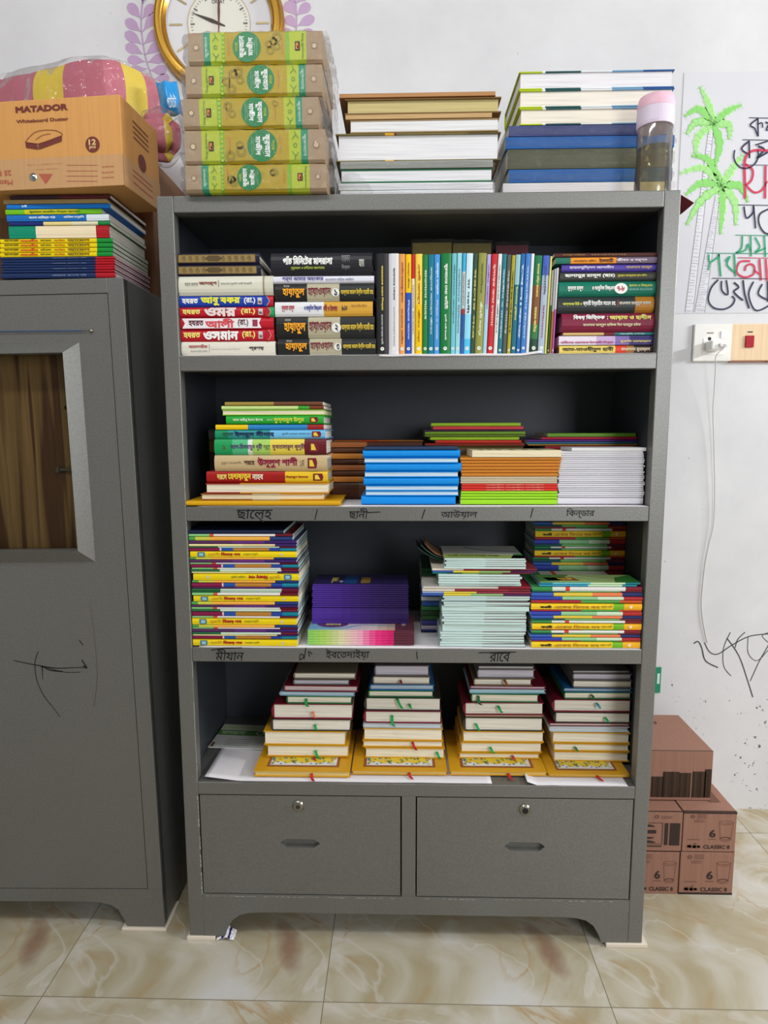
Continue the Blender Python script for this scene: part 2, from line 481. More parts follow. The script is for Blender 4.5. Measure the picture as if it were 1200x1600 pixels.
mb = MB(); mb.box(-1.6, 4.4, -3.5, YW + 0.12, 2.95, 3.0, PLAIN); structure(mb, 'ceiling', 'white ceiling of the room', 'ceiling')

# ================================================================== the open bookcase
W, D = 1.08, 0.354
Z_TOP, Z1a, Z1b, Z2a, Z2b, Z3a, Z3b, Z4a = 1.7018, 1.6687, 1.3764, 1.3448, 1.0515, 1.0197, 0.7301, 0.6968
Z4b, ZD1, ZD0, Z_APRON = 0.4050, 0.3744, 0.1206, 0.0885
XA, XB = 0.0350, 1.0463
PAD = 0.010
INK = mat((22, 22, 24), 0.6)
case = thing('bookcase', 'tall grey painted steel bookcase with four open shelves and two drawers', 'bookcase')
def edge_box(name, x0, x1, y0, y1, z0, z1, bev=0.002, extra=None, mt=None):
    m = MB(); m.box(x0, x1, y0, y1, z0, z1, mt or GRAY)
    if extra: extra(m)
    return m.build(name, case, bevel=bev)
edge_box('top_panel', XA, XB, 0, 0.03, Z1a, Z_TOP, 0.002, lambda m: m.box(0.0, W, 0.03, D, Z_TOP - 0.014, Z_TOP, GRAY))
for nm, x0, x1 in (('side_post', 0, XA), ('side_post', XB, W)):
    edge_box(nm, x0, x1, 0, 0.03, PAD, Z_TOP)
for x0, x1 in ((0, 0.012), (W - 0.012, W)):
    edge_box('side_panel', x0, x1, 0.03, D, PAD, Z_TOP - 0.0145, 0.001, mt=SHADEG)
edge_box('back_panel', 0.012, W - 0.012, D - 0.004, D, 0.09, Z_TOP - 0.01, 0, mt=SHADEG)
# pen-written class names along the shelf edges
hand = {
    2: [('ছালেহ', 368, 424, 795, 812), ('ছানী', 544, 574, 794, 811), ('আউয়াল', 688, 745, 796, 811), ('কিন্ডার', 884, 928, 794, 810)],
    3: [('মীযান', 336, 380, 1014, 1032), ('ইবতেদাইয়া', 508, 576, 1014, 1031), ('রাবে', 764, 796, 1018, 1034)],
}
slash = {2: [((496, 796), (492, 812)), ((664, 796), (659, 811)), ((833, 794), (829, 809)), ((574, 801), (594, 800)), ((400, 806), (412, 816))],
         3: [((478, 1012), (475, 1030)), ((468, 1030), (470, 1022), (475, 1026), (468, 1032)), ((484, 1026), (482, 1018), (488, 1022)), ((651, 1018), (652, 1030)), ((748, 1020), (806, 1019)), ((330, 1016), (350, 1013), (378, 1012))]}
def marks(k):
    def go(m):
        T = lambda a, b: tuple(at_y(a, b, -0.0006))
        for s, x0, x1, y0, y1 in hand.get(k, []):
            m.text(s, x0, x1, y1, y0, lambda a, b: T(a + (b - y1) * -.12, b), INK, bold=0.008)
        for st in slash.get(k, []):
            m.stroke(st, 1.5, T, INK)
    return go
for k, (a, b) in enumerate(((Z2a, Z1b), (Z3a, Z2b), (Z4a, Z3b), (ZD1, Z4b)), 1):
    sh = edge_box('shelf_board', XA, XB, 0.0, 0.03, a, b, 0.0015, lambda m: m.box(0.012, W - 0.012, 0.03, D - 0.004, b - 0.018, b, GRAY))
    if k in hand:
        m = MB(); marks(k)(m); o = m.build('pen_marking', sh); o['label'] = 'black pen handwriting on the shelf edge'
# drawer front frame, apron with shaped feet
XD0, XD1, XE0, XE1 = 0.0364, 0.5100, 0.5445, 1.0460
edge_box('drawer_post', XD1 + 0.001, XE0 - 0.001, 0, 0.03, ZD0, ZD1, 0.001)
m = MB()
def foot_profile():
    pts = [(XA + .0002, PAD), (XA + .0002, ZD0), (XB - .0002, ZD0), (XB - .0002, PAD)]
    xr = 0.985
    pts += [(xr, PAD), (xr - 0.008, 0.030), (xr - 0.020, 0.052), (xr - 0.038, 0.066), (xr - 0.062, 0.072), (xr - 0.10, 0.074)]
    xl = 0.085
    pts += [(xl + 0.10, 0.074), (xl + 0.062, 0.072), (xl + 0.038, 0.066), (xl + 0.020, 0.052), (xl + 0.008, 0.030), (xl, PAD)]
    return pts
m.prism(foot_profile(), 0.0003, 0.02, GRAY, lambda p, q, a: (p, a, q))
m.build('apron', case)
edge_box('bottom_panel', 0.012, W - 0.012, 0.02, D - 0.004, 0.078, 0.092, 0)
DRK = mat((28, 28, 27), 0.5)
STEEL = mat((150, 146, 134), 0.3, 1.0)
def drawer(x0, x1, hx, hz, lx, lz, keyed):
    m = MB()
    g = 0.0022
    x0 += g; x1 -= g; z0 = ZD0 + g; z1 = ZD1 - g
    hw, hh, tp = 0.0475, 0.0105, 0.013
    y = 0.001
    H = [(hx - hw, hz), (hx - hw + tp, hz + hh), (hx + hw - tp, hz + hh), (hx + hw, hz), (hx + hw - tp, hz - hh), (hx - hw + tp, hz - hh)]
    A, B, Cc, Dd = (x0, z1), (x1, z1), (x1, z0), (x0, z0)
    P = lambda q, yy=y: (q[0], yy, q[1])
    for loop in ([A, H[1], H[2], B], [Dd, Cc, H[4], H[5]], [A, Dd, H[5], H[0], H[1]], [B, H[2], H[3], H[4], Cc]):
        m.poly([P(q) for q in loop], GRAY)
    rim = [A, Dd, Cc, B]
    for a, b in zip(rim, rim[1:] + rim[:1]): m.poly([P(a), P(b), P(b, 0.02), P(a, 0.02)], GRAY)
    m.box(x0 + 0.01, x1 - 0.01, 0.024, 0.30, z0 + 0.004, z1 - 0.02, GRAY)
    d = m.build('drawer', case)
    m = MB()
    for a, b in zip(H, H[1:] + H[:1]): m.poly([P(a), P(b), P((b[0], b[1]), 0.013), P((a[0], a[1]), 0.013)], GRAY)
    m.poly([P(q, 0.0128) for q in H], GRAY)
    # the pressed lip that hangs over the finger slot
    lip = [(hx - hw + tp, hz + hh), (hx + hw - tp, hz + hh), (hx + hw - tp - 0.002, hz + 0.006), (hx - hw + tp + 0.002, hz + 0.006)]
    m.poly([P(lip[0], 0.0015), P(lip[3], 0.005), P(lip[2], 0.005), P(lip[1], 0.0015)], GRAY)
    m.build('recessed_handle', d)
    m = MB(); m.lathe([(0.0, 0.006), (0.008, 0.006), (0.0112, 0.005), (0.0136, 0.002), (0.0136, -0.004)], (lx, y, lz), STEEL, 28, 'Y')
    m.lathe([(0.0, 0.0066), (0.0046 if keyed else 0.0074, 0.0064)], (lx, y, lz), DRK, 20, 'Y')
    if keyed: m.box(lx - 0.0006, lx + 0.0006, y - 0.0072, y - 0.006, lz - 0.003, lz + 0.003, STEEL)
    m.build('lock', d, smooth=False)
for x0, x1, hp, lp, keyed in ((XD0, XD1, (468.5, 1318), (466, 1259), True), (XE0, XE1, (819.5, 1323), (820, 1265), False)):
    h = at_y(*hp, 0.001); l = at_y(*lp, 0.001)
    drawer(x0, x1, h.x, h.z, l.x, l.z, keyed)
# pale scraped paint along the drawer openings
m = MB(); CHIP = mat((164, 166, 158), 0.6)
for px in range(322, 975, 9):
    if 628 < px < 650: continue
    yb = 1397 + (px - 318) * 0.0142
    if random.random() < 0.7:
        a = at_y(px, yb + 2.2, -0.0004); b = at_y(px + random.uniform(5, 9), yb + 3.0 + random.uniform(-.3, .6), -0.0004)
        m.poly([(a.x, a.y, b.z), (b.x, a.y, b.z), (b.x, a.y, a.z), (a.x, a.y, a.z)], CHIP)
for py in range(1244, 1396, 7):
    xx = 310 + (py - 1242) * 0.0487
    if random.random() < 0.85:
        a = at_y(xx - random.uniform(1.2, 2.6), py, -0.0004); b = at_y(xx - 0.2, py + 6, -0.0004)
        m.poly([(a.x, a.y, b.z), (b.x, a.y, b.z), (b.x, a.y, a.z), (a.x, a.y, a.z)], CHIP)
for za, zb in ((Z1b, Z1a), (Z2b, Z2a), (Z3b, Z3a), (Z4b, Z4a)):
    z = za
    while z < zb - .02:                                # worn bare edge of the opening, broken here and there
        l_ = random.uniform(.02, .09); z2 = min(z + l_, zb)
        if random.random() < .8: m.poly([(XA - .0013, -.0004, z), (XA - .0001, -.0004, z), (XA - .0001, -.0004, z2), (XA - .0013, -.0004, z2)], CHIP)
        z = z2 + random.uniform(0, .01)
    x = XA
    while x < XB - .02:
        l_ = random.uniform(.03, .12); x2 = min(x + l_, XB)
        if random.random() < .6: m.poly([(x, -.0004, za - .0011), (x2, -.0004, za - .0011), (x2, -.0004, za - .0002), (x, -.0004, za - .0002)], CHIP)
        x = x2 + random.uniform(0, .02)
o = m.build('paint_chips', case); o['label'] = 'pale scraped paint around the drawer openings'

PADM = mat((226, 214, 196), 0.6)
for i, (x0, x1, lab) in enumerate(((-0.006, 0.062, 'cream tile chip under the foot of the bookcase nearest the cabinet'), (0.995, 1.092, 'cream tile chip under the bookcase foot nearest the glass cartons'))):
    m = MB(); m.box(x0, x1, -0.004, 0.07, 0.0, PAD, PADM)
    tag(m.build('foot_pad', bevel=0.0015), lab, 'tile chip', 'tile chips under the furniture feet')
# crumpled blue and white scrap pushed under the foot
m = MB(); SW = mat((226, 222, 226), 0.5); SB = mat((40, 36, 92), 0.5)
def scrap(s, t):
    n = noise.noise(Vector((s * 4, t * 4, 1.3)))
    return (0.066 + 0.042 * s, -0.004 + 0.03 * t, 0.001 + 0.010 * (1 - abs(2 * s - 1)) * (0.5 + t) + 0.010 * abs(n))
m.grid(8, 6, scrap, SW, lambda s, t: SB if (int(s * 7) in (1, 4)) else SW, back=0.0006)
tag(m.build('plastic_scrap'), 'crumpled white and blue scrap wedged beside the bookcase foot', 'scrap')

# ================================================================== the closed cabinet beside it
CY = 0.028
CX = -0.0709                                   # its near front corner at the floor
CH = 1.536
cab = thing('steel_cabinet', 'grey painted steel cabinet with a glazed door, partly in view beside the bookcase', 'cabinet', (CX, CY, PAD), (0, math.radians(-0.73), 0))
CW = 0.92
def cbox(name, x0, x1, y0, y1, z0, z1, bev=0.0015, parent=cab, mt=None):
    m = MB(); m.box(x0, x1, y0, y1, z0, z1, mt or GRAY); return m.build(name, parent, bevel=bev)
cbox('side_panel', -0.02, 0, 0.006, 0.40, 0.0, CH)
cbox('side_panel', -CW, -CW + 0.02, 0.006, 0.40, 0.0, CH)
cbox('back_panel', -CW + 0.02, -0.02, 0.395, 0.40, 0.1, CH - 0.02)
cbox('top_panel', -CW + 0.02, -0.02, 0.006, 0.395, CH - 0.02, CH)
DZ0, DZ1, DXR = 0.101, 1.503, -0.0365
m = MB()
m.box(-0.0355, 0, 0, 0.022, 0.075, CH, GRAY)
m.box(-CW, -CW + 0.036, 0, 0.022, 0.075, CH, GRAY)
m.box(-CW + 0.036, -0.0355, 0, 0.022, DZ1 + 0.0015, CH, GRAY)
m.build('front_frame', cab, bevel=0.0012)
m = MB()
xr = -0.092; xl = -CW + 0.092
prof = [(-CW, 0), (-CW, DZ0 - 0.0015), (0, DZ0 - 0.0015), (0, 0), (xr, 0), (xr - 0.008, 0.018), (xr - 0.02, 0.044), (xr - 0.04, 0.058), (xr - 0.07, 0.064), (xr - 0.12, 0.066),
        (xl + 0.12, 0.066), (xl + 0.07, 0.064), (xl + 0.04, 0.058), (xl + 0.02, 0.044), (xl + 0.008, 0.018), (xl, 0)]
m.prism(prof, -0.0005, 0.02, GRAY, lambda p, q, a: (p, a, q))
m.build('apron', cab)
# door leaf with a window opening
gx1, gx0, gz0, gz1 = -0.1325, -0.70, 0.943, 1.378       # clear glass
ox1, ox0, oz0, oz1 = gx1 + 0.027, gx0 - 0.027, gz0 - 0.030, gz1 + 0.024
m = MB()
dx0 = -CW + 0.038
for a in ((dx0, ox0, DZ0, DZ1), (ox1, DXR, DZ0, DZ1), (ox0, ox1, DZ0, oz0), (ox0, ox1, oz1, DZ1)):
    m.box(a[0], a[1], 0.0, 0.018, a[2], a[3], GRAY)
door = m.build('door', cab)
# raised picture-frame trim: slopes rise from the door to a ridge round the glass
m = MB()
O = [(ox0, oz0), (ox1, oz0), (ox1, oz1), (ox0, oz1)]; I = [(gx0, gz0), (gx1, gz0), (gx1, gz1), (gx0, gz1)]
for k in range(4):
    a, b = k, (k + 1) % 4
    m.poly([(O[a][0], -0.0002, O[a][1]), (O[b][0], -0.0002, O[b][1]), (I[b][0], -0.023, I[b][1]), (I[a][0], -0.023, I[a][1])], GRAY)
    m.poly([(I[a][0], -0.023, I[a][1]), (I[b][0], -0.023, I[b][1]), (I[b][0], 0.016, I[b][1]), (I[a][0], 0.016, I[a][1])], GRAY)
m.build('window_trim', door)
def make_wood():
    mm, nt, b = new_mat('streaked_wood')
    L = nt.links.new
    tc = nd(nt, 'ShaderNodeTexCoord'); mp = nd(nt, 'ShaderNodeMapping'); mp.inputs['Scale'].default_value = (1, 1, 0.05); L(tc.outputs['Object'], mp.inputs['Vector'])
    n = nd(nt, 'ShaderNodeTexNoise', Scale=15.0, Detail=2.0, Distortion=0.35); L(mp.outputs[0], n.inputs['Vector'])
    r1 = ramp(nt, [(0.0, (78, 50, 34)), (0.5, (90, 60, 42)), (0.53, (140, 112, 74)), (0.62, (146, 118, 80)), (0.64, (84, 54, 38))]); L(n.outputs['Fac'], r1.inputs['Fac'])
    mp2 = nd(nt, 'ShaderNodeMapping'); mp2.inputs['Scale'].default_value = (1, 1, 0.03); L(tc.outputs['Object'], mp2.inputs['Vector'])
    n2 = nd(nt, 'ShaderNodeTexNoise', Scale=120.0, Detail=3.0); L(mp2.outputs[0], n2.inputs['Vector'])
    r2 = ramp(nt, [(0.3, (205, 205, 205)), (0.7, (255, 255, 255))]); L(n2.outputs['Fac'], r2.inputs['Fac'])
    mx = nd(nt, 'ShaderNodeMix', data_type='RGBA', blend_type='MULTIPLY'); mx.inputs[0].default_value = 1
    L(r1.outputs[0], mx.inputs[6]); L(r2.outputs[0], mx.inputs[7]); L(mx.outputs[2], b.inputs['Base Color'])
    b.inputs['Roughness'].default_value = 0.5
    return mm
WOOD = make_wood()
cbox('wooden_backing', gx0 - 0.01, gx1 + 0.02, 0.040, 0.048, gz0 - 0.02, gz1 + 0.02, 0, door, WOOD)['label'] = 'streaked brown wooden board behind the glass'
mg, nt, b = new_mat('window_glass')
b.inputs['Transmission Weight'].default_value = 1.0; b.inputs['Roughness'].default_value = 0.0; b.inputs['IOR'].default_value = 1.45
nt.nodes.remove(b)
tr = nd(nt, 'ShaderNodeBsdfTransparent'); tr.inputs['Color'].default_value = (0.86, 0.85, 0.8, 1); gl = nd(nt, 'ShaderNodeBsdfGlossy', Roughness=0.01); fr = nd(nt, 'ShaderNodeLayerWeight', Blend=0.06); mx = nd(nt, 'ShaderNodeMixShader')
nt.links.new(fr.outputs[0], mx.inputs[0]); nt.links.new(tr.outputs[0], mx.inputs[1]); nt.links.new(gl.outputs[0], mx.inputs[2]); nt.links.new(mx.outputs[0], nt.nodes['Material Output'].inputs[0])
cbox('glass_pane', gx0, gx1, 0.006, 0.009, gz0, gz1, 0, door, mg)
# knob and slide bolt on the wood behind the glass
def cp(px, py, y):                                  # image point -> cabinet-local x, z
    w = at_y(px, py, CY + y) - Vector((CX, CY, PAD)); c = math.cos(math.radians(0.73)); s_ = math.sin(math.radians(0.73))
    return w.x * c + w.z * s_, -w.x * s_ + w.z * c
k = cp(108, 637, 0.03)
m = MB(); BR = mat((120, 104, 78), 0.3, 1.0)
m.lathe([(0.006, -0.001), (0.006, 0.004), (0.002, 0.006), (0.0025, 0.012), (0.006, 0.016), (0.0055, 0.02), (0.0, 0.021)], (k[0], 0.039, k[1]), BR, 20, 'Y'); m.tube([(k[0] + 0.004, 0.024, k[1] + 0.001), (k[0] + 0.012, 0.022, k[1] + 0.003)], 0.0022, BR)
m.build('knob', door, smooth=True)
a = cp(90, 734, 0.034); b_ = cp(122, 734, 0.034)
m = MB(); BG = mat((104, 108, 104), 0.4, 0.6)
m.box(a[0] + 0.004, b_[0] + 0.02, 0.033, 0.039, a[1] - 0.0032, a[1] + 0.0032, BG); m.box(a[0] - 0.003, a[0] + 0.004, 0.030, 0.039, a[1] - 0.006, a[1] + 0.006, BG); m.build('slide_bolt', door, bevel=0.0008)
# wire stretched to a screw above the window
a = cp(143, 517, 0); m = MB(); m.lathe([(0.0, 0.0055), (0.003, 0.005), (0.0045, 0.002), (0.0045, 0.0)], (a[0], 0, a[1]), STEEL, 18, 'Y'); m.build('screw', door, smooth=True)
m = MB(); m.tube([(a[0], -0.004, a[1]), (a[0] - 0.03, -0.004, a[1] - 0.0002)], 0.0006, mat((70, 66, 60))); m.tube([(a[0] - 0.02, -0.004, a[1]), (a[0] - 0.30, -0.0042, a[1] + 0.003), (a[0] - 0.62, -0.004, a[1] + 0.002)], 0.0012, mat((48, 78, 124), 0.5)); m.build('wire', door)['label'] = 'thin blue wire tied to a screw'
# pen scribble and faint scratches on the door
m = MB(); T = lambda p, q: (*(lambda c: (c[0], -0.0007, c[1]))(cp(p, q, 0)),)
for st, w in ((((22, 1032), (45, 1037), (66, 1041), (78, 1047), (98, 1049)), (1.0, 1.8)), (((64, 1041), (90, 1044), (118, 1043), (134, 1043)), (1.6, .8)), (((60, 1018), (55, 1034), (57, 1060), (68, 1086), (82, 1104), (94, 1120)), (1.2, .7)),
              (((66, 1040), (67, 1062)), (1.8, .6)), (((124, 1000), (130, 1008)), 1.3), (((128, 1031), (136, 1044), (130, 1040)), 1.8), (((70, 1042), (100, 1050), (126, 1050)), .8)):
    m.stroke(st, w, T, INK)
m.stroke([(141, 940), (150, 1020), (152, 1060), (147, 1104)], (.4, 1.0), T, mat((96, 74, 92)))
m.build('pen_marking', door)['label'] = 'black pen scribble'
m = MB(); m.box(CX - 0.105, CX + 0.006, CY - 0.006, CY + 0.09, 0, PAD - 0.0022, PADM); tag(m.build('foot_pad', bevel=0.0015), 'cream tile chip under the cabinet foot', 'tile chip', 'tile chips under the furniture feet')
CAB_TOP = 1.5494

# ================================================================== cartons of glasses on the floor
CARD = None
def make_card(name, c1, c2):
    mm, nt, b = new_mat(name); L = nt.links.new
    tc = nd(nt, 'ShaderNodeTexCoord'); mp = nd(nt, 'ShaderNodeMapping'); mp.inputs['Scale'].default_value = (180, 180, 3); L(tc.outputs['Object'], mp.inputs['Vector'])
    n = nd(nt, 'ShaderNodeTexNoise', Scale=1.0, Detail=3.0); L(mp.outputs[0], n.inputs['Vector'])
    r_ = ramp(nt, [(0.35, c1), (0.65, c2)]); L(n.outputs['Fac'], r_.inputs['Fac']); L(r_.outputs[0], b.inputs['Base Color']); b.inputs['Roughness'].default_value = 0.75
    return mm
CARD = make_card('brown_corrugated_card', (148, 106, 88), (156, 113, 94))
PRN = mat((58, 44, 40), 0.7); PRF = mat((112, 78, 64), 0.7)
GY = 0.18
def carton(pxs, py0, py1, z0, label, deco, dep=0.36, y=GY, z1=None):
    xa = at_y(pxs[0], (py0 + py1) / 2, y).x; xb = at_y(pxs[1], (py0 + py1) / 2, y).x
    if z1 is None: z1 = at_y(pxs[1], py0, y).z
    w, h = xb - xa, z1 - z0
    root = thing('glass_carton', label, 'carton', (xa, y, z0), group='brown cartons of drinking glasses')
    m = MB(); m.box(0, w, 0, dep, 0, h, CARD); m.build('box', root, bevel=0.0012)
    m = MB()
    T = lambda a, b: (a * w, -0.0006, b * h)
    TT = lambda a, b: (a * w, b * dep, h + 0.0006)
    # closing flap seam on the lid
    m.poly([TT(0, 0.0), TT(1, 0.0), TT(1, 0.012), TT(0, 0.012)], PRN)
    deco(m, T, TT, w, h)
    m.build('print', root)
    return root, z1, xa, xb
def glass_icon(m, T, x0, x1, z0, z1):
    sx = x1 - x0
    tp = [(x0 + sx * (0.5 + 0.5 * math.cos(a)), z1 - (z1 - z0) * (0.06 - 0.06 * math.sin(a))) for a in [i * math.pi / 8 for i in range(17)]]
    m.stroke(tp, 0.008, T, PRF)
    m.stroke([(x0, z1 - 0.03), (x0 + sx * 0.12, z0 + 0.06)], 0.008, T, PRF); m.stroke([(x1, z1 - 0.03), (x1 - sx * 0.12, z0 + 0.06)], 0.008, T, PRF)
    m.stroke([(x0 + sx * (0.5 + 0.4 * math.cos(a)), z0 + 0.05 + 0.05 * math.sin(a)) for a in [i * math.pi / 8 for i in range(17)]], 0.01, T, PRF)
    m.stroke([(x0 + sx * (0.5 + 0.32 * math.cos(a)), z0 + 0.07 + 0.03 * math.sin(a)) for a in [i * math.pi / 8 for i in range(17)]], 0.014, T, PRF)
    m.stroke([(x0 + 0.02, z1 - 0.16 * (z1 - z0)), (x0 + sx * 0.5, z1 - 0.2 * (z1 - z0)), (x1 - 0.02, z1 - 0.16 * (z1 - z0))], 0.008, T, PRF)
def classic(m, T, TT, w, h):
    m.text('CLASSIC 8', 0.40, 0.90, 0.075, 0.17, T, PRN, bold=0.03)
    m.text('6', 0.50, 0.62, 0.36, 0.56, T, PRN, bold=0.03)
    m.poly([T(.48, .305), T(.64, .305), T(.64, .322), T(.48, .322)], PRF)
    glass_icon(m, T, .68, .94, .27, .78)
    for i, (a, b) in enumerate(((.09, .33), (.10, .17), (.20, .26), (.28, .35))): m.poly([T(a, .09 + .02 * (i % 2)), T(b, .09), T(b, .15 + .04 * (i % 3)), T(a, .16)], PRF)
    m.poly([T(.09, .295), T(.33, .295), T(.33, .31), T(.09, .31)], PRF)
    m.disc(.17, .88, .045, T, PRF, 12, .02)
    for z in (.84, .88, .92): m.poly([T(.25, z), T(.43, z), T(.43, z + .014), T(.25, z + .014)], PRF)
    for z in (.74, .78): m.poly([T(.2, z), T(.4, z), T(.4, z + .012), T(.2, z + .012)], PRF)
def lid_dark(m, T, TT, w, h):
    classic(m, T, TT, w, h)
    m.poly([T(0, .955), T(1, .955), T(1, 1.0), T(0, 1.0)], PRN)
    m.text('6', .22, .34, .14, .3, TT, PRN)
    m.poly([TT(.62, .12), TT(.84, .12), TT(.84, .3), TT(.62, .3)], PRF)
def base_dark(m, T, TT, w, h):
    classic(m, T, TT, w, h)
    m.poly([T(0, 0), T(1, 0), T(1, .05), T(0, .05)], PRN)
def barcode(m, T, TT, w, h):
    fr_ = [(.0, .18), (.62, .18), (.62, .72), (.0, .72)]
    for a, b in zip(fr_, fr_[1:] + fr_[:1]): m.stroke([a, b], .012, T, PRN)
    def halfdisc(cx, cz, rx, rz, up):
        pts = [(cx + rx * math.cos(a), cz + (rz if up else -rz) * math.sin(a)) for a in [i * math.pi / 12 for i in range(13)]]
        m.poly([T(*p) for p in pts], PRN)
    halfdisc(.24, .62, .23, .07, True); m.poly([T(.0, .45), T(.5, .45), T(.5, .54), T(.0, .54)], PRN); halfdisc(.24, .36, .23, .06, False); halfdisc(.24, .21, .26, .07, True)
    m.poly([T(0, .11), T(.62, .11), T(.62, .14), T(0, .14)], PRN)
    m.poly([T(.66, .16), T(.73, .16), T(.73, .72), T(.66, .72)], PRN); m.poly([T(.76, .15), T(.96, .15), T(.96, .72), T(.76, .72)], PRN)
    m.disc(.5, .88, .045, T, PRF, 12, .02)
    for z in (.84, .88): m.poly([T(.58, z), T(.8, z), T(.8, z + .014), T(.58, z + .014)], PRF)
def tumblers(m, T, TT, w, h):
    m.poly([T(.0, .93), T(.24, .93), T(.24, .985), T(.0, .985)], PRN)
    for a, b, hh in ((.26, .41, .42), (.40, .60, .52), (.60, .745, .50), (.76, .93, .53), (.91, .995, .58)):
        for i in range(6):
            x0 = a + (b - a) * i / 6; x1 = a + (b - a) * (i + 1) / 6
            m.poly([T(x0, .06), T(x1 - .002, .06), T(x1 - .002, hh + .06), T(x0, hh + .06)], mat((46 + 12 * ((i * 2) % 3), 34 + 8 * ((i * 2) % 3), 30), .7))
    m.text('CLASSIC 8', .0, .16, .03, .075, T, PRN, bold=.02)
    m.text('FOR A SIP', .2, .6, .72, .8, TT, PRN, bold=.01, flip=True)
r4, zt4, a4, b4 = carton((1062, 1146), 1332, 1397, 0.0, 'brown glass carton on the floor below the dark-edged lid, second from the bookcase', base_dark)
r5, zt5, a5, b5 = carton((985, 1060), 1335, 1399, 0.0, 'brown glass carton on the floor half hidden by the bookcase', classic, z1=zt4 - 0.001)
r2, zt2, a2, b2 = carton((1067, 1150), 1269, 1330, zt4 + 0.0015, 'brown glass carton with a dark lid edge, stacked upon another carton', lid_dark)
r3, zt3, a3, b3 = carton((985, 1065.5), 1270, 1332, zt4 + 0.0015, 'brown glass carton with black half-moon symbols, half hidden by the bookcase', barcode, z1=zt2 - 0.002)
r1, zt1, a1, b1 = carton((985, 1113), 1174, 1240, zt2 + 0.0015, 'topmost brown carton printed with dark tumblers', tumblers, dep=0.22, y=GY + 0.05)

# green label stuck on the wall, half hidden by the bookcase side
a = at_y(996, 1042, YW); b_ = at_y(1031, 1082, YW)
m = MB(); m.box(a.x, b_.x, YW - .003, YW, b_.z, a.z, mat((36, 140, 104), 0.35)); m.box(b_.x - .012, b_.x - .004, YW - .0034, YW - .0028, b_.z + .03, a.z - .02, mat((214, 236, 226)))
tag(m.build('wall_label'), 'green label on the wall peeping out behind the bookcase above the cartons', 'label')

def puffy(m, lo, hi, n, mt, amp=0.003, freq=30.0, seed=0.0, bulge=0.0, rnd=0.0, mfn=None, M4=None):
    """closed box skin with rounded, crumpled faces (displacement depends on position only, so the faces meet)"""
    lo = Vector(lo); hi = Vector(hi); c = (lo + hi) / 2; h = (hi - lo) / 2
    def disp(p):
        q = Vector(((p.x - c.x) / h.x, (p.y - c.y) / h.y, (p.z - c.z) / h.z))
        o = Vector(p)
        if rnd:
            # pull corners in towards a rounded box
            for k in range(3):
                i, j = (k + 1) % 3, (k + 2) % 3
                o[k] -= math.copysign(rnd * (max(0, abs(q[i]) - 0.6) / 0.4) ** 2, q[k]) * abs(q[k]) + math.copysign(rnd * (max(0, abs(q[j]) - 0.6) / 0.4) ** 2, q[k]) * abs(q[k])
        if bulge:
            for k in range(3):
                i, j = (k + 1) % 3, (k + 2) % 3
                o[k] += bulge * q[k] * (1 - q[i] ** 2) * (1 - q[j] ** 2)
        w = Vector(p) * freq + Vector((seed, seed * 1.7, 0))
        nn = noise.noise_vector(w)
        o += Vector((nn.x * abs(q.x), nn.y * abs(q.y), nn.z * abs(q.z))) * amp + nn * amp * 0.25
        return M4 @ o if M4 is not None else o
    nx, ny, nz = n
    for ax, (na, nb) in ((0, (ny, nz)), (1, (nx, nz)), (2, (nx, ny))):
        for side in (0, 1):
            def fn(s, t, ax=ax, side=side):
                p = [0, 0, 0]; i, j = [k for k in range(3) if k != ax]
                p[ax] = (lo, hi)[side][ax]; p[i] = lo[i] + (hi[i] - lo[i]) * s; p[j] = lo[j] + (hi[j] - lo[j]) * t
                return disp(Vector(p))
            flip = (side == 0) != (ax == 1)
            def fn2(s, t, fn=fn, flip=flip): return fn(1 - s, t) if flip else fn(s, t)
            mf = None
            if mfn: mf = (lambda s, t, ax=ax, side=side, flip=flip: mfn(ax, side, (1 - s) if flip else s, t))
            m.grid(na, nb, fn2, mt, mf)

# ================================================================== on the wall: clock, leaf stickers, poster, switch boards
def wp(px, py, off=0.0):
    return at_y(px, py, YW - off)
CC = wp(344, 41); CR = (wp(446, 41) - CC).x
GOLD = mat((206, 158, 70), 0.22, 1.0)
clock = thing('wall_clock', 'round gold rimmed wall clock with a pale dial behind the wrapped packs', 'clock', (CC.x, YW, CC.z))
m = MB(); m.lathe([(CR * 0.80, 0.018), (CR * 0.83, 0.026), (CR * 0.87, 0.034), (CR * 0.89, 0.030), (CR * 0.92, 0.036), (CR * 0.97, 0.030), (CR * 1.0, 0.016), (CR * 0.99, 0.0)], (0, 0, 0), GOLD, 96, 'Y'); m.build('rim', clock, smooth=True)
m = MB(); m.lathe([(0, 0.010), (CR * 0.81, 0.010), (CR * 0.86, 0.022)], (0, 0, 0), mat((222, 221, 224), 0.5), 80, 'Y'); 
m.lathe([(0, 0.0112), (CR * 0.478, 0.0112), (CR * 0.478, 0.010)], (0, 0, 0), mat((228, 226, 214), 0.5), 64, 'Y')
T = lambda a, b: (a, -0.0118, b)
m.disc(0, 0, CR * 0.485, T, mat((196, 180, 140), 0.4), 64, CR * 0.472)
for i in range(60):
    w = math.pi * i / 30; q = 0.40 if i % 5 else 0.37
    m.stroke([(CR * q * math.sin(w), CR * q * math.cos(w)), (CR * 0.435 * math.sin(w), CR * 0.435 * math.cos(w))], CR * (0.008 if i % 5 else 0.026), T, mat((120, 118, 112), 0.5))
for i in range(12):
    w = math.pi * i / 6
    m.stroke([(CR * 0.56 * math.sin(w), CR * 0.56 * math.cos(w)), (CR * 0.76 * math.sin(w), CR * 0.76 * math.cos(w))], CR * 0.028, T, mat((176, 160, 120), 0.35, 0.6))
m.text('ORPAT', -CR * 0.10, CR * 0.10, CR * 0.28, CR * 0.335, T, mat((96, 92, 88)), bold=0.02)
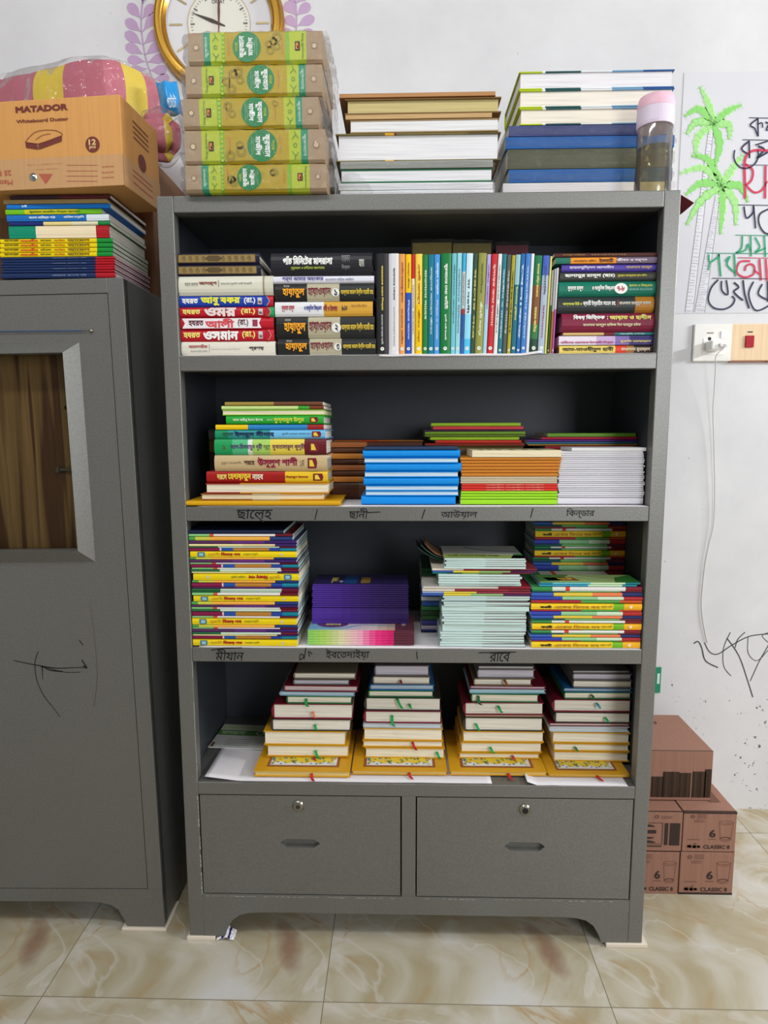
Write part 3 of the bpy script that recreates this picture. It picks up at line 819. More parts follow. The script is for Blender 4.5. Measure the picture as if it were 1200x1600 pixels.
m.build('dial', clock)
def hand_(name, ang, ln, tail, wd, y, c):
    mm = MB(); s_, c_ = math.sin(ang), math.cos(ang)
    P = lambda a, b: (a * s_ + b * c_, -y, a * c_ - b * s_)
    P2 = lambda a, b: (a * s_ + b * c_, -y - 0.001, a * c_ - b * s_)
    out = [(ln, 0), (ln * 0.25, wd), (-tail, 0.0012), (-tail, -0.0012), (ln * 0.25, -wd)]
    mm.poly([P2(*q) for q in out], mat(c, 0.3)); mm.poly([P(*q) for q in reversed(out)], mat(c, 0.3))
    for a, b in zip(out, out[1:] + out[:1]): mm.poly([P(*a), P(*b), P2(*b), P2(*a)], mat(c, 0.3))
    mm.build(name, clock)
hand_('hour_hand', math.radians(-69), CR * 0.45, CR * 0.10, CR * 0.026, 0.013, (70, 66, 58))
hand_('minute_hand', math.radians(2), CR * 0.70, CR * 0.10, CR * 0.018, 0.0145, (84, 78, 70))
hand_('second_hand', math.radians(2), CR * 0.78, CR * 0.14, CR * 0.008, 0.016, (128, 66, 54))

LILAC = mat((192, 162, 196), 0.55); 
def sprig(name, stem_pts, leaves, label):
    m = MB(); T = lambda a, b: tuple(wp(a, b, 0.0009))
    m.stroke(stem_pts, (3.0, 2.2), T, LILAC)
    for (x0, y0, x1, y1, w) in leaves:
        a = Vector((x0, y0)); b = Vector((x1, y1)); d = (b - a); q = Vector((-d.y, d.x)).normalized()
        pts = []
        n = 14
        prof = lambda t: (math.sin(math.pi * min(1, t * 0.5 / 0.68)) if t < 0.68 else math.sqrt(max(0, 1 - ((t - 0.68) / 0.32) ** 2))) * (0.25 + 0.75 * min(1, t / 0.5))
        L_ = [a + d * (i / n) + q * w * prof(i / n) for i in range(n + 1)]; R_ = [a + d * (i / n) - q * w * prof(i / n) for i in range(n + 1)]
        for i in range(n): m.poly([T(*L_[i]), T(*R_[i]), T(*R_[i + 1]), T(*L_[i + 1])], LILAC)
    tag(m.build(name), label, 'wall sticker', 'lilac leaf stickers beside the clock')
Z5 = lambda a, b: (170 + a / 3.636, b / 3.636)
st = [Z5(*p) for p in ((200, -60), (186, 60), (184, 160), (196, 260), (212, 340), (250, 450), (300, 540))]
lv = []
for bx, by, tx, ty, w in ((190, 30, 210, -70, 8), (186, 110, 110, 20, 8), (186, 110, 255, 25, 8), (188, 185, 95, 110, 8), (188, 185, 275, 70, 8), (194, 255, 92, 182, 8), (194, 255, 285, 170, 8), (200, 310, 95, 255, 8), (202, 315, 300, 240, 8),
                          (212, 350, 105, 335, 7.5), (216, 355, 320, 320, 8), (224, 390, 118, 400, 7), (230, 400, 330, 395, 8), (250, 450, 345, 440, 7), (256, 470, 340, 500, 7), (235, 420, 130, 440, 6), (290, 520, 350, 560, 6)):
    a = Z5(bx, by); b = Z5(tx, ty); lv.append((*a, *b, w))
sprig('leaf_sticker', st, lv, 'lilac leaf sprig sticker curving round the clock beside the striped quilt')
st = [Z5(*p) for p in ((1050, -80), (1062, 20), (1066, 120), (1058, 220), (1030, 330))]
lv = []
for bx, by, tx, ty, w in ((1062, 20, 1000, -60, 8), (1062, 20, 1130, -50, 8), (1065, 90, 1005, 10, 9), (1065, 90, 1142, 20, 8), (1066, 150, 1168, 95, 8), (1064, 160, 1010, 90, 8), (1060, 210, 1165, 180, 8), (1060, 215, 990, 170, 7), (1050, 270, 1140, 260, 7)):
    a = Z5(bx, by); b = Z5(tx, ty); lv.append((*a, *b, w))
sprig('leaf_sticker', st, lv, 'lilac leaf sprig sticker on the clock side facing the brown book pile')

# hand-drawn poster
PA = wp(1063, 114); PB = wp(1055, 490)
px0 = (PA.x + PB.x) / 2
pz1, pz0 = PA.z, PB.z
poster = thing('poster', 'white hand-lettered poster with two green palm trees taped above the switches', 'poster', (px0, YW, pz0))
m = MB(); m.box(0, 0.52, -0.0016, 0, 0, pz1 - pz0, mat((212, 212, 217), 0.7)); m.build('sheet', poster)
m = MB()
Q = lambda off: (lambda a, b: tuple(wp(1040 + a / 3.2, 100 + b / 3.2, off) - Vector((px0, YW, pz0))))
T1, T2, T3 = Q(0.0020), Q(0.0024), Q(0.0028)
PENC = mat((150, 150, 156), 0.7); NAVY = mat((44, 48, 72), 0.5); REDI = mat((204, 62, 90), 0.5); GRNI = mat((44, 160, 112), 0.5)
LF = [mat((166, 222, 140), 0.7), mat((142, 212, 116), 0.7), mat((196, 234, 176), 0.7)]
def trunk(t0, t1, b0, b1):
    m.poly([T1(*t0), T1(*b0), T1(*b1), T1(*t1)], mat((222, 222, 228), 0.7))
    m.stroke([t0, b0], 2.2, T2, PENC); m.stroke([t1, b1], 2.2, T2, PENC)
    k = 0; y = 0.02
    while y < 1:
        l = Vector(t0).lerp(Vector(b0), y); r_ = Vector(t1).lerp(Vector(b1), y); w = r_ - l
        m.stroke([l + w * random.uniform(0, .2), l + w * random.uniform(.5, 1)], 1.6, T2, mat((96, 96, 104)) if random.random() < .3 else PENC)
        y += random.uniform(.012, .022)
def frond(pts, w0, k):
    P = smooth2([Vector(p) for p in pts], 8); n = len(P)
    for lay, (sc, T_, c) in enumerate(((1.0, T2, LF[(k + 2) % 3]), (0.72, T3, LF[k % 2]))):
        for i in range(n - 1):
            def off(i):
                t = P[min(i + 1, n - 1)] - P[max(i - 1, 0)]; t.normalize(); u_ = i / (n - 1)
                w = w0 * sc * (0.25 + 0.75 * math.sin(math.pi * min(1, u_ * 0.9 + 0.08))) * (1 - 0.55 * u_) * (1 + 0.22 * math.sin(i * 2.1 + k))
                return Vector((-t.y, t.x)) * w
            a, b = off(i), off(i + 1)
            m.poly([T_(*(P[i] + a)), T_(*(P[i] - a)), T_(*(P[i + 1] - b)), T_(*(P[i + 1] + b))], c)
    for i in range(1, n - 1, 2):
        t = (P[i + 1] - P[i - 1]); t.normalize(); q = Vector((-t.y, t.x))
        for s_ in (-1, 1): m.stroke([P[i], P[i] + t * 6 + q * s_ * w0 * 0.7], 1.6, Q(0.0032), LF[1])
trunk((218, 305), (242, 312), (98, 1240), (138, 1242))
trunk((250, 655), (272, 660), (146, 1240), (196, 1243))
for k, f_ in enumerate((((240, 300), (215, 200), (172, 112)), ((240, 300), (170, 225), (95, 262)), ((240, 300), (155, 290), (105, 352)), ((240, 300), (310, 235), (382, 204)), ((240, 300), (315, 305), (318, 378)),
                        ((240, 300), (270, 400), (245, 512)), ((240, 300), (160, 370), (155, 470)))): frond(f_, 27, k)
for k, f_ in enumerate((((280, 610), (190, 520), (70, 548)), ((280, 610), (180, 595), (100, 655)), ((280, 610), (180, 680), (104, 806)), ((280, 610), (285, 720), (274, 852)), ((280, 610), (345, 690), (350, 808)),
                        ((280, 610), (370, 610), (412, 692)), ((280, 610), (330, 530), (388, 452)), ((280, 610), (215, 480), (130, 458)))): frond(f_, 27, k)
LT = Q(0.0036)
def pen(pts, w, c): m.stroke(pts, w, LT, c)
for y, x, c in ((268, 418, NAVY), (378, 385, NAVY), (503, 375, mat((120, 110, 140))), (704, 362, NAVY), (855, 350, GRNI), (945, 205, GRNI), (968, 360, REDI), (1071, 233, NAVY)): pen([(x, y), (560, y + 3)], 3.2, c)
for pts, w, c in (
    (((462, 272), (424, 304), (446, 322), (462, 360)), 8, NAVY), (((462, 272), (463, 362)), 8, NAVY), (((463, 300), (482, 294), (486, 318)), 7, NAVY), (((500, 290), (516, 300), (505, 330), (540, 320)), 8, NAVY),
    (((418, 385), (380, 424), (422, 455)), 9, NAVY), (((418, 382), (420, 470)), 9, NAVY), (((346, 430), (342, 470), (362, 508), (400, 522), (440, 505), (462, 470), (462, 425)), 8, NAVY),
    (((450, 405), (512, 385)), 8, NAVY), (((462, 410), (494, 428), (456, 470), (512, 440)), 10, NAVY),
    (((398, 672), (396, 560), (396, 490), (412, 448), (456, 430), (540, 436)), 14, REDI), (((400, 500), (436, 530), (430, 580), (402, 606)), 12, REDI), (((398, 600), (440, 640), (480, 632), (508, 585)), 11, REDI), (((500, 508), (498, 672)), 13, REDI), (((540, 510), (540, 660)), 12, REDI),
    (((392, 712), (404, 770), (436, 745), (440, 708)), 9, NAVY), (((440, 708), (450, 822)), 9, NAVY), (((540, 716), (474, 748), (468, 800), (500, 846), (560, 850)), 9, NAVY),
    (((384, 860), (380, 920), (352, 946)), 9, GRNI), (((352, 946), (400, 930), (412, 900), (426, 936)), 9, GRNI), (((426, 858), (428, 962)), 9, GRNI), (((448, 866), (472, 915), (448, 942), (500, 920)), 9, GRNI), (((494, 858), (500, 965)), 9, GRNI),
    (((216, 952), (222, 990), (262, 965), (266, 950)), 10, GRNI), (((222, 990), (214, 1032)), 8, GRNI), (((266, 950), (276, 1062)), 11, GRNI), (((300, 985), (322, 962), (308, 1004), (350, 1044)), 10, GRNI), (((344, 950), (350, 1062)), 10, GRNI),
    (((424, 985), (372, 990), (356, 1040), (396, 1066), (440, 1050), (444, 1012), (424, 1000), (402, 1012), (398, 1034)), 11, REDI), (((470, 975), (478, 1082)), 12, REDI), (((440, 1030), (472, 1050)), 9, REDI), (((502, 975), (508, 1084)), 11, REDI), (((540, 985), (520, 1040), (560, 1060)), 11, REDI),
    (((264, 1078), (228, 1120), (214, 1180), (240, 1218), (290, 1226), (330, 1208), (346, 1178), (332, 1160)), 9, NAVY), (((280, 1084), (282, 1132), (312, 1152), (304, 1080)), 9, NAVY),
    (((342, 1092), (366, 1116), (342, 1140), (388, 1182)), 10, NAVY), (((388, 1080), (396, 1150), (418, 1222)), 10, NAVY), (((440, 1088), (416, 1150), (440, 1222), (480, 1228), (560, 1180)), 9, NAVY), (((484, 1100), (464, 1150), (512, 1180)), 9, NAVY), (((510, 1085), (512, 1190)), 9, NAVY)):
    pen(pts, w * 0.9, c)
m.build('drawing', poster)

# switch boards, charger and cable
IV = mat((238, 236, 230), 0.3); IV2 = mat((246, 245, 240), 0.3)
s0 = wp(1083, 507); s1 = wp(1140, 565)
sock = thing('socket_plate', 'white wall socket with a phone charger plugged in, under the poster', 'socket', (s0.x, YW, s1.z))
w, h = s1.x - s0.x, s0.z - s1.z
m = MB(); m.box(0, w, -0.010, 0, 0, h, IV); m.build('plate', sock, bevel=0.003)
m = MB(); m.box(w * .24, w * .78, -0.0112, -0.009, h * .17, h * .62, IV2); m.build('socket_face', sock, bevel=0.001)
m = MB(); m.lathe([(0, .0116), (w * .045, .0116)], (w * .40, 0, h * .60), DRK, 16, 'Y'); m.box(w * .33, w * .50, -0.0106, -0.009, h * .745, h * .77, mat((120, 84, 80))); m.build('socket_hole', sock)
m = MB(); m.box(w * .68, w * .84, -0.0135, -0.009, h * .60, h * .80, IV2); m.build('rocker_switch', sock, bevel=0.0012)
WDM = make_card('pale_wood_grain_plate', (226, 196, 156), (236, 210, 174))
for i, (xa, xb, lab) in enumerate(((1141, 1196, 'wood look switch plate with a red rocker beside the white socket'), (1197.5, 1252, 'wood look switch plate cut off at the picture edge'))):
    a = wp(xa, 507); b = wp(xb, 564)
    t = thing('switch_plate', lab, 'switch', (a.x, YW, b.z), group='wood look switch plates')
    w2, h2 = b.x - a.x, a.z - b.z
    m = MB(); m.box(0, w2, -0.010, 0, 0, h2, WDM); m.build('plate', t, bevel=0.0025)
    m = MB(); m.box(w2 * .37, w2 * .60, -0.015, -0.009, h2 * .36, h2 * .68, mat((170, 34, 46), 0.3)); o = m.build('red_rocker', t, bevel=0.0015)
    m = MB(); m.box(w2 * .43, w2 * .56, -0.0108, -0.009, h2 * .765, h2 * .795, DRK); m.build('indicator', t)
    m = MB(); m.box(0, w2, -0.0095, -0.0, -0.0035, 0, mat((150, 92, 70))); m.build('backing_edge', t)
ch = thing('phone_charger', 'white phone charger plugged into the wall socket', 'charger', (s0.x + w * .49, YW - 0.0114, s1.z + h * .40))
m = MB(); m.box(-w * .20, w * .16, -0.042, 0, -h * .13, h * .12, IV2); m.build('body', ch, bevel=0.004)
m = MB(); m.box(w * -.02, w * .20, -0.050, -0.0418, -h * .07, h * .03, IV2); m.build('cable_plug', ch, bevel=0.0025)
path = [wp(x, y, o_) for x, y, o_ in ((1119, 556, .055), (1118, 575, .045), (1116, 610, .03), (1114, 640, .02), (1115, 680, .014), (1116, 720, .012), (1117, 770, .010), (1115, 818, .008), (1108, 850, .006), (1102, 880, .005), (1098, 915, .004), (1096, 945, .004), (1099, 975, .004), (1105, 1004, .003))]
cbl = [Vector((s0.x + w * .55, YW - 0.0625, s1.z + h * .38)), Vector((s0.x + w * .59, YW - 0.067, s1.z + h * .345))] + path
m = MB(); m.tube(smooth2(cbl, 4), 0.0013, mat((206, 202, 192), 0.5), 8); tag(m.build('charging_cable', smooth=True), 'thin white charging cable hanging from the charger down the wall', 'cable')
# pencil scrawl on the wall
m = MB(); T = lambda a, b: tuple(wp(a, b, 0.0008)); GR = mat((70, 70, 74), 0.7)
Z7 = lambda a, b: (1000 + a / 2.46, 500 + b / 2.46)
for pts, wd in ((((206, 1244), (224, 1236), (238, 1262), (252, 1310), (300, 1336)), 1.8), (((248, 1240), (268, 1276), (300, 1284), (350, 1252), (420, 1216), (500, 1206)), 1.5), (((348, 1200), (322, 1260), (322, 1330), (350, 1368)), 1.1), (((334, 1222), (380, 1290), (412, 1380), (434, 1450)), 1.6),
                (((404, 1200), (376, 1228), (366, 1260)), 1.3), (((416, 1220), (416, 1280), (450, 1310), (492, 1270)), 1.0), (((424, 1388), (460, 1310), (500, 1240)), 1.2), (((500, 1200), (470, 1216), (520, 1260)), 1.0)):
    m.stroke([Z7(*p) for p in pts], wd, T, GR)
tag(m.build('pencil_scrawl'), 'dark pencil scrawl on the white wall below the cable end', 'scribble')

# ================================================================== on top of the cabinet
ZP = at_y(100, 303, 0.045).z                         # top of the book pile under the carton
c1 = at_z(194, 289, ZP + .001); c0 = at_z(0, 298, ZP + .001)
e1 = (c0 - c1); e1.z = 0; e1.normalize(); e2 = Vector((-e1.y, e1.x, 0)); e2 = e2 if e2.y > 0 else -e2
zt = at_y(183, 147, c1.y).z; HH = zt - c1.z; LN = 0.44; DP = 0.17
ORC = make_card('orange_printed_card', (204, 146, 78), (210, 152, 84)); TAN = make_card('plain_tan_card', (190, 146, 98), (196, 152, 104))
car = thing('duster_carton', 'orange cardboard carton of whiteboard dusters lying on the cabinet book pile', 'carton', c1, (0, 0, math.atan2(-e1.y, -e1.x)))
# local x: towards the near edge (0 = visible corner, -LN = far end)
m = MB(); m.box(-LN, 0, 0, DP, 0, HH, ORC)
m.build('box', car, bevel=0.002)
m = MB()
BRN = mat((112, 50, 44), 0.6); BRF = mat((176, 92, 72), 0.6)
# image point -> carton front (local x, z)
def cf(px, py):
    v = ray(px, py); n = -e2; t = (c1 - CAM).dot(n) / v.dot(n); p = CAM + v * t - c1
    return -(p.dot(e1)), p.z
T = lambda a, b: (*(lambda q: (q[0], -0.0012, q[1]))(cf(a, b)),)
def ctext(s, xa, ya, xb, yb, bold=.02, mt=BRN, flip=False):
    a = cf(xa, yb); b = cf(xb, ya); m.text(s, a[0], b[0], a[1], b[1], lambda p, q: (p, -0.0012, q), mt, bold=bold, flip=flip)
ctext('MATADOR', 25, 162, 106, 177, .05); ctext('Whiteboard Duster', 26, 183, 107, 193, .03)
tape = [(-LN, 0.0), (0, 0.0), (0, HH * 0.345), (-LN, HH * 0.345)]
m2 = MB(); m2.poly([(a, -0.0006, b) for a, b in tape], TAN); m2.poly([(0.0006, a, b) for a, b in ((0, 0), (DP, 0), (DP, HH * .345), (0, HH * .345))], TAN); o = m2.build('packing_tape', car); o['label'] = 'tan tape band'
m.poly([T(*p) for p in ((40, 222), (60, 225), (60, 234), (41, 231))], BRN); m.poly([T(*p) for p in ((61, 225), (97, 212), (97, 221), (61, 234))], BRN)
m.stroke([(40, 222), (52, 209), (66, 204), (86, 204), (97, 209), (97, 212)], 0.9, T, BRN); m.stroke([(40, 222), (60, 225), (97, 212)], .8, T, BRN); m.stroke([(56, 219), (66, 212), (80, 209)], .8, T, BRN); m.stroke([(59, 226), (59, 232)], 1.4, T, mat((230, 210, 180)))
a = cf(145, 226); m.disc(a[0], a[1], 0.0155, lambda p, q: (p, -0.0012, q), BRN, 28)
T4 = lambda p, q: (p, -0.0016, q); CRM = mat((226, 190, 130))
m.text('12', a[0] - .008, a[0] + .008, a[1] - .001, a[1] + .010, T4, CRM, bold=.03); m.text('pcs', a[0] - .007, a[0] + .007, a[1] - .010, a[1] - .003, T4, CRM, bold=.02)
ctext('25 PIECES', -30, 266, 18, 277, .03, BRF, True); ctext('Matador', -20, 281, 20, 291, .02, BRF, True)
ctext('net weight 1.2 kg', 43, 255, 97, 259, .01, BRF, True); ctext('keep dry', 56, 263, 90, 266, .01, BRF, True); 
m.poly([T(61, 272), T(83, 272), T(72, 288)], BRF)
for i, y in enumerate((258, 267, 275, 283)): m.poly([T(104, y), T(153, y), T(153, y + .7), T(104, y + .7)], BRF)
for y in (259, 268, 276): ctext('size and no', 160, y, 178, y + 4, .01, BRF, True)
# side print
S_ = lambda a, b: (0.0012, a, b)
for z in (.84, .78, .72, .66): m.poly([S_(.05, HH * z), S_(.12, HH * (z - .02)), S_(.12, HH * (z - .035)), S_(.05, HH * (z - .015))], BRN)
m.disc(.085, HH * .42, .018, S_, BRN, 20); 
for z in (.26, .2, .12): m.poly([S_(.04, HH * z), S_(.13, HH * (z - .02)), S_(.13, HH * (z - .035)), S_(.04, HH * (z - .015))], BRF)
m.build('print', car)
m = MB(); a = cf(52, 277); 
def dome(s, t): w = 2 * math.pi * s; rr = 0.0085 * t; return (a[0] + rr * math.cos(w), -0.0008 - 0.004 * math.cos(t * math.pi / 2), a[1] + rr * math.sin(w))
m.grid(24, 6, dome, mat((170, 180, 186), 0.1, 1.0)); m.build('metal_seal', car, smooth=True)
# plain carton behind, carrying the quilt
a = at_y(240, 350, 0.265); ZB2 = at_y(235, 240, 0.25).z
m = MB(); m.box(a.x - 0.42, a.x, 0.265, 0.55, CAB_TOP + 0.001, ZB2, make_card('old_brown_card', (128, 88, 60), (138, 96, 66))); tag(m.build('storage_carton', bevel=0.003), 'plain brown carton behind the orange duster carton on the cabinet', 'carton')
# striped quilt in a clear bag
PK = mat((188, 102, 118), 0.9, spec=.1); YE = mat((222, 194, 60), 0.9, spec=.1)
K = at_y(160, 95, 0.20)
f1 = Vector((-0.945, 0.325, 0)).normalized(); f2 = Vector((0.60, 0.80, 0)).normalized()
q0 = thing('striped_quilt', 'pink and yellow striped quilt in a clear bag lying on the cartons', 'quilt', (0, 0, 0))
M4 = Matrix(((f1.x, f2.x, 0, K.x), (f1.y, f2.y, 0, K.y), (0, 0, 1, ZB2 + .015), (0, 0, 0, 1)))
QH = K.z - ZB2 + .016
def stripes(ax, side, s, t):
    if ax == 1 and side == 0: return YE if 0.25 < s < 0.48 else PK
    if ax == 0 and side == 0: return YE if 0.30 < s < 0.62 else PK
    return PK
m = MB(); puffy(m, (0, 0, 0), (0.44, 0.185, QH), (50, 20, 14), PK, 0.004, 14, 3.0, bulge=0.006, rnd=0.010, mfn=stripes, M4=M4); m.build('folded_quilt', q0, smooth=True)
m = MB(); puffy(m, (-0.005, -0.005, -0.002), (0.445, 0.190, QH + .003), (50, 22, 20), clear_plastic('quilt_bag', 0.03, 0.6, 26), 0.006, 26, 5.0, bulge=0.008, rnd=0.008, M4=M4); m.build('clear_bag', q0, smooth=True)
b0 = at_y(216, 245, 0.20); b1 = at_y(268, 168, 0.20)
q1 = thing('rolled_quilt', 'pink rolled quilt end in plastic bulging beside the orange carton', 'quilt', (0, 0, 0))
def st2(ax, side, s, t): return YE if (ax != 0 and s > 0.80) else PK
m = MB(); puffy(m, (b0.x - 0.012, 0.205, b0.z + .006), (b1.x + .005, 0.257, b1.z), (24, 12, 14), PK, 0.006, 18, 9.0, bulge=0.006, rnd=0.014, mfn=st2)
m.build('roll', q1, smooth=True)
m = MB(); puffy(m, (b0.x - 0.014, 0.200, b0.z), (b1.x + .016, 0.261, b1.z + .004), (32, 16, 20), clear_plastic('quilt_bag'), 0.008, 30, 2.0, bulge=0.008, rnd=0.012); m.build('clear_bag', q1, smooth=True)
# blue sachet on the roll
a = at_y(250, 182, 0.25); b = at_y(284, 127, 0.25)
BL = mat((46, 148, 214), 0.3)
m = MB()
def sach(s, t):
    n = noise.noise(Vector((s * 3, t * 3, 7)))
    return (a.x + (b.x - a.x) * (s + 0.25 * (0.5 - t)) * 0.9, 0.25 - 0.022 * math.sin(math.pi * s) * math.sin(math.pi * t) - 0.006 * n, a.z + (b.z - a.z) * t + .008 * n)
m.grid(14, 14, sach, BL, back=0.004)
m.text('পটেটো', a.x + .028, b.x - .006, a.z + .006, a.z + .038, lambda p, q: (p, 0.2215, q), mat((232, 244, 250)), bold=.01)
tag(m.build('blue_sachet', smooth=True), 'shiny blue sachet with white lettering tucked behind the wrapped packs', 'sachet')

# ================================================================== wrapped packs on the bookcase
LIME = mat((176, 190, 48), 0.5); OLIV = mat((178, 154, 34), 0.5); OLD = mat((150, 132, 36), 0.5); KR = mat((164, 140, 112), 0.6); DGR = mat((30, 128, 72), 0.45); TEAL = mat((40, 140, 104), 0.45); WHT = mat((240, 240, 236), 0.5); BGR = mat((128, 176, 44), .5)
ZPK = Z_TOP + 0.001
packs = [(215, 1055, 185, 0), (200, 1052, 395, 1), (185, 1030, 598, 1), (195, 1070, 800, 1), (200, 1080, 1018, 0)]
circ = [583, 670, 635, 680, 600]
YPK = -0.018
bounds = [at_y(390, p[2] / 4, YPK).z for p in packs]
names_ = ['topmost', 'second from the top', 'middle', 'fourth from the top', 'lowest']
z = ZPK
order = list(range(4, -1, -1))
for i in order:
    x0p, x1p, _, rev = packs[i]
    z1 = bounds[i]; yc = (packs[i][2] / 4 + (packs[i + 1][2] / 4 if i < 4 else 304)) / 2
    xa = at_y(240 + x0p / 4, yc, YPK).x; xb = at_y(240 + x1p / 4, yc, YPK).x; w = xb - xa; h = z1 - z - .0018
    pk = thing('wrapped_pack', 'olive and green printed paper pack in clear wrap, %s of the five' % names_[i], 'pack', (xa, YPK, z), group='shrink-wrapped packs stacked on the bookcase')
    m = MB()
    if rev: bands = [(0, .12, KR), (.12, .25, LIME), (.25, .285, BGR), (.285, .745, OLIV), (.745, .83, LIME), (.83, .88, TEAL), (.88, 1, KR)]
    else: bands = [(0, .115, KR), (.115, .165, TEAL), (.165, .25, LIME), (.25, .275, BGR), (.275, .725, OLIV), (.725, .755, BGR), (.755, .88, LIME), (.88, 1, KR)]
    DPK = 0.20
    ch_ = .005
    prof = [(ch_, 0), (DPK - ch_, 0), (DPK, ch_), (DPK, h - ch_), (DPK - ch_, h), (ch_, h), (0, h - ch_), (0, ch_)]
    for a, b, mt in bands: m.prism(prof, a * w, b * w, mt, lambda p, q, a_: (a_, p, q))
    T = lambda a, b: (a * w, -0.0008, b * h); T2 = lambda a, b: (a * w, -0.0012, b * h); Tm = lambda a, b: (a, -0.0008, b); Tm2 = lambda a, b: (a, -0.0012, b)
    cx = (circ[i] - x0p) / (x1p - x0p) * w; rr = h * 0.47
    # printed rings and flourishes over the olive band
    rnd_ = random.Random(i)
    for k in range(9):
        fx = rnd_.uniform(.30, .70) * w
        if abs(fx - cx) < rr * 1.15: continue
        m.disc(fx, rnd_.uniform(.2, .8) * h, h * rnd_.uniform(.10, .17), Tm, OLD, 16, h * .07)
    for f0 in ((.30, .70) if not rev else (.32, .68)): m.stroke([(f0, .25), (f0 + .004, .5), (f0, .78)], .006, T, mat((186, 118, 52)))
    m.disc(cx, .5 * h, rr, Tm, DGR, 40)
    sgn = 1 if rev else -1
    RT = lambda p, q: (cx + sgn * (q - .5) * rr * 1.5 * 1.0, -0.0012, .5 * h - sgn * (p - .5) * rr * 1.5)
    m.text('কুরআন', .02, .98, .52, .86, RT, WHT, bold=.03); m.text('মাজীদ', .1, .9, .20, .50, RT, WHT, bold=.03)
    m.text('সহজ', .3, .7, .90, 1.04, RT, LIME, bold=.01); m.text('আরবি ও বাংলা', .1, .9, .0, .08, RT, mat((140, 190, 150)), bold=0.0); m.text('তাফসীর', .2, .8, .1, .17, RT, mat((140, 190, 150)), bold=0.0)
    lx = (.19 if rev else .815); tx = (.855 if rev else .14); ex = (.155 if rev else .855)
    m.poly([T(lx - .018, .36), T(lx + .018, .36), T(lx + .018, .64), T(lx - .018, .64)], INK); m.poly([T2(lx - .012, .40), T2(lx + .012, .40), T2(lx + .006, .60), T2(lx - .012, .60)], mat((214, 120, 50)))
    m.poly([T2(lx - .002, .42), T2(lx + .010, .42), T2(lx + .004, .52), T2(lx - .002, .52)], WHT)
    V = lambda p, q: (ex * w + sgn * (q - .5) * h * .10, -0.0009, .5 * h - sgn * (p - .5) * h * .8)
    m.text('পাঞ্জেরী টিস্যু', 0, 1, 0, 1, V, mat((60, 104, 40)), bold=.0)
    V2 = lambda p, q: (tx * w + sgn * (q - .5) * h * .12, -0.0012, .5 * h - sgn * (p - .5) * h * .66)
    m.text('কুরআন', 0, 1, 0, 1, V2, mat((214, 236, 220)), bold=.0)
    gx = .79 if rev else .205
    m.disc(gx * w, .5 * h, h * .07, Tm, mat((110, 150, 40)), 12, h * .04)
    for k in (-1, 1):
        m.stroke([(gx * w - h * .1, h * (.5 + .18 * k)), (gx * w + h * .02, h * (.5 + .3 * k)), (gx * w + h * .1, h * (.5 + .2 * k))], h * .03, Tm, mat((110, 150, 40)))
        m.stroke([(gx * w + h * .02, h * (.5 + .3 * k)), (gx * w - h * .02, h * (.5 + .42 * k))], h * .03, Tm, mat((110, 150, 40)))
    zz = .262 if not rev else .268
    for k in range(7): m.disc(zz * w, h * (.08 + .14 * k), h * .045, Tm, LIME, 10)
    for ex2 in (.06, .94): m.disc(ex2 * w, .5 * h, h * .10, Tm, mat((128, 104, 78)), 18, h * .075); m.disc(ex2 * w, .5 * h, h * .075, Tm, mat((196, 176, 146)), 18)
    m.build('paper_pack', pk)
    m = MB()
    puffy(m, (-.012, -.0030, 0.0004), (w + .014, DPK + .004, h + .0004), (60, 16, 12), clear_plastic('pack_wrap', 0.015, 0.8, 40, base=0.05), 0.0030, 55, i * 3.1, rnd=0.002)
    rc = random.Random(i + 40)
    for ex2, sg2 in ((-.012, -1), (w + .013, 1)):
        # gathered, folded film at each end
        for q in range(5):
            zc_ = h * rc.uniform(.38, .62); yc_ = rc.uniform(.0, .05)
            pts = [(ex2 + sg2 * rc.uniform(-.004, .006), yc_ - .004 + .012 * k / 4 + rc.uniform(-.003, .003), zc_ + (k - 2) * h * .16 + rc.uniform(-.003, .003)) for k in range(5)]
            m.grid(4, 2, lambda s_, t_, pts=pts, sg2=sg2: Vector(pts[min(4, int(s_ * 4 + .5))]) + Vector((-sg2 * .012 * t_, -.004 * t_ * (1 - t_), .002 * t_)), clear_plastic('pack_wrap'))
    m.build('clear_wrap', pk, smooth=True)
    z = z1

# maroon cloth under everything on the bookcase top
CL = mat((122, 40, 52), 0.8); WH2 = mat((214, 196, 196), .8)
m = MB()
xc0 = at_y(700, 297, 0.02).x
m.box(xc0, W + .0015, 0.006, 0.30, Z_TOP + .0002, Z_TOP + 0.0009, CL)
a = Vector((W, 0.05, Z_TOP + .001)); 
def fold(s, t):
    return (W + .0015 + .034 * s * (1 - t * .2), 0.02 + .20 * t, Z_TOP + .0010 - .020 * s - .004 * s * math.sin(t * 5))
m.grid(6, 8, fold, CL, lambda s, t: WH2 if s > .62 else CL, back=.0008)
for k in range(26):
    q = xc0 + .02 + k * .0125; m.disc(q, .012, .003, lambda p, r_: (p, r_, Z_TOP + .0012), WH2, 8)
tag(m.build('maroon_cloth'), 'maroon printed cloth lying under the bottle and books on the bookcase', 'cloth')
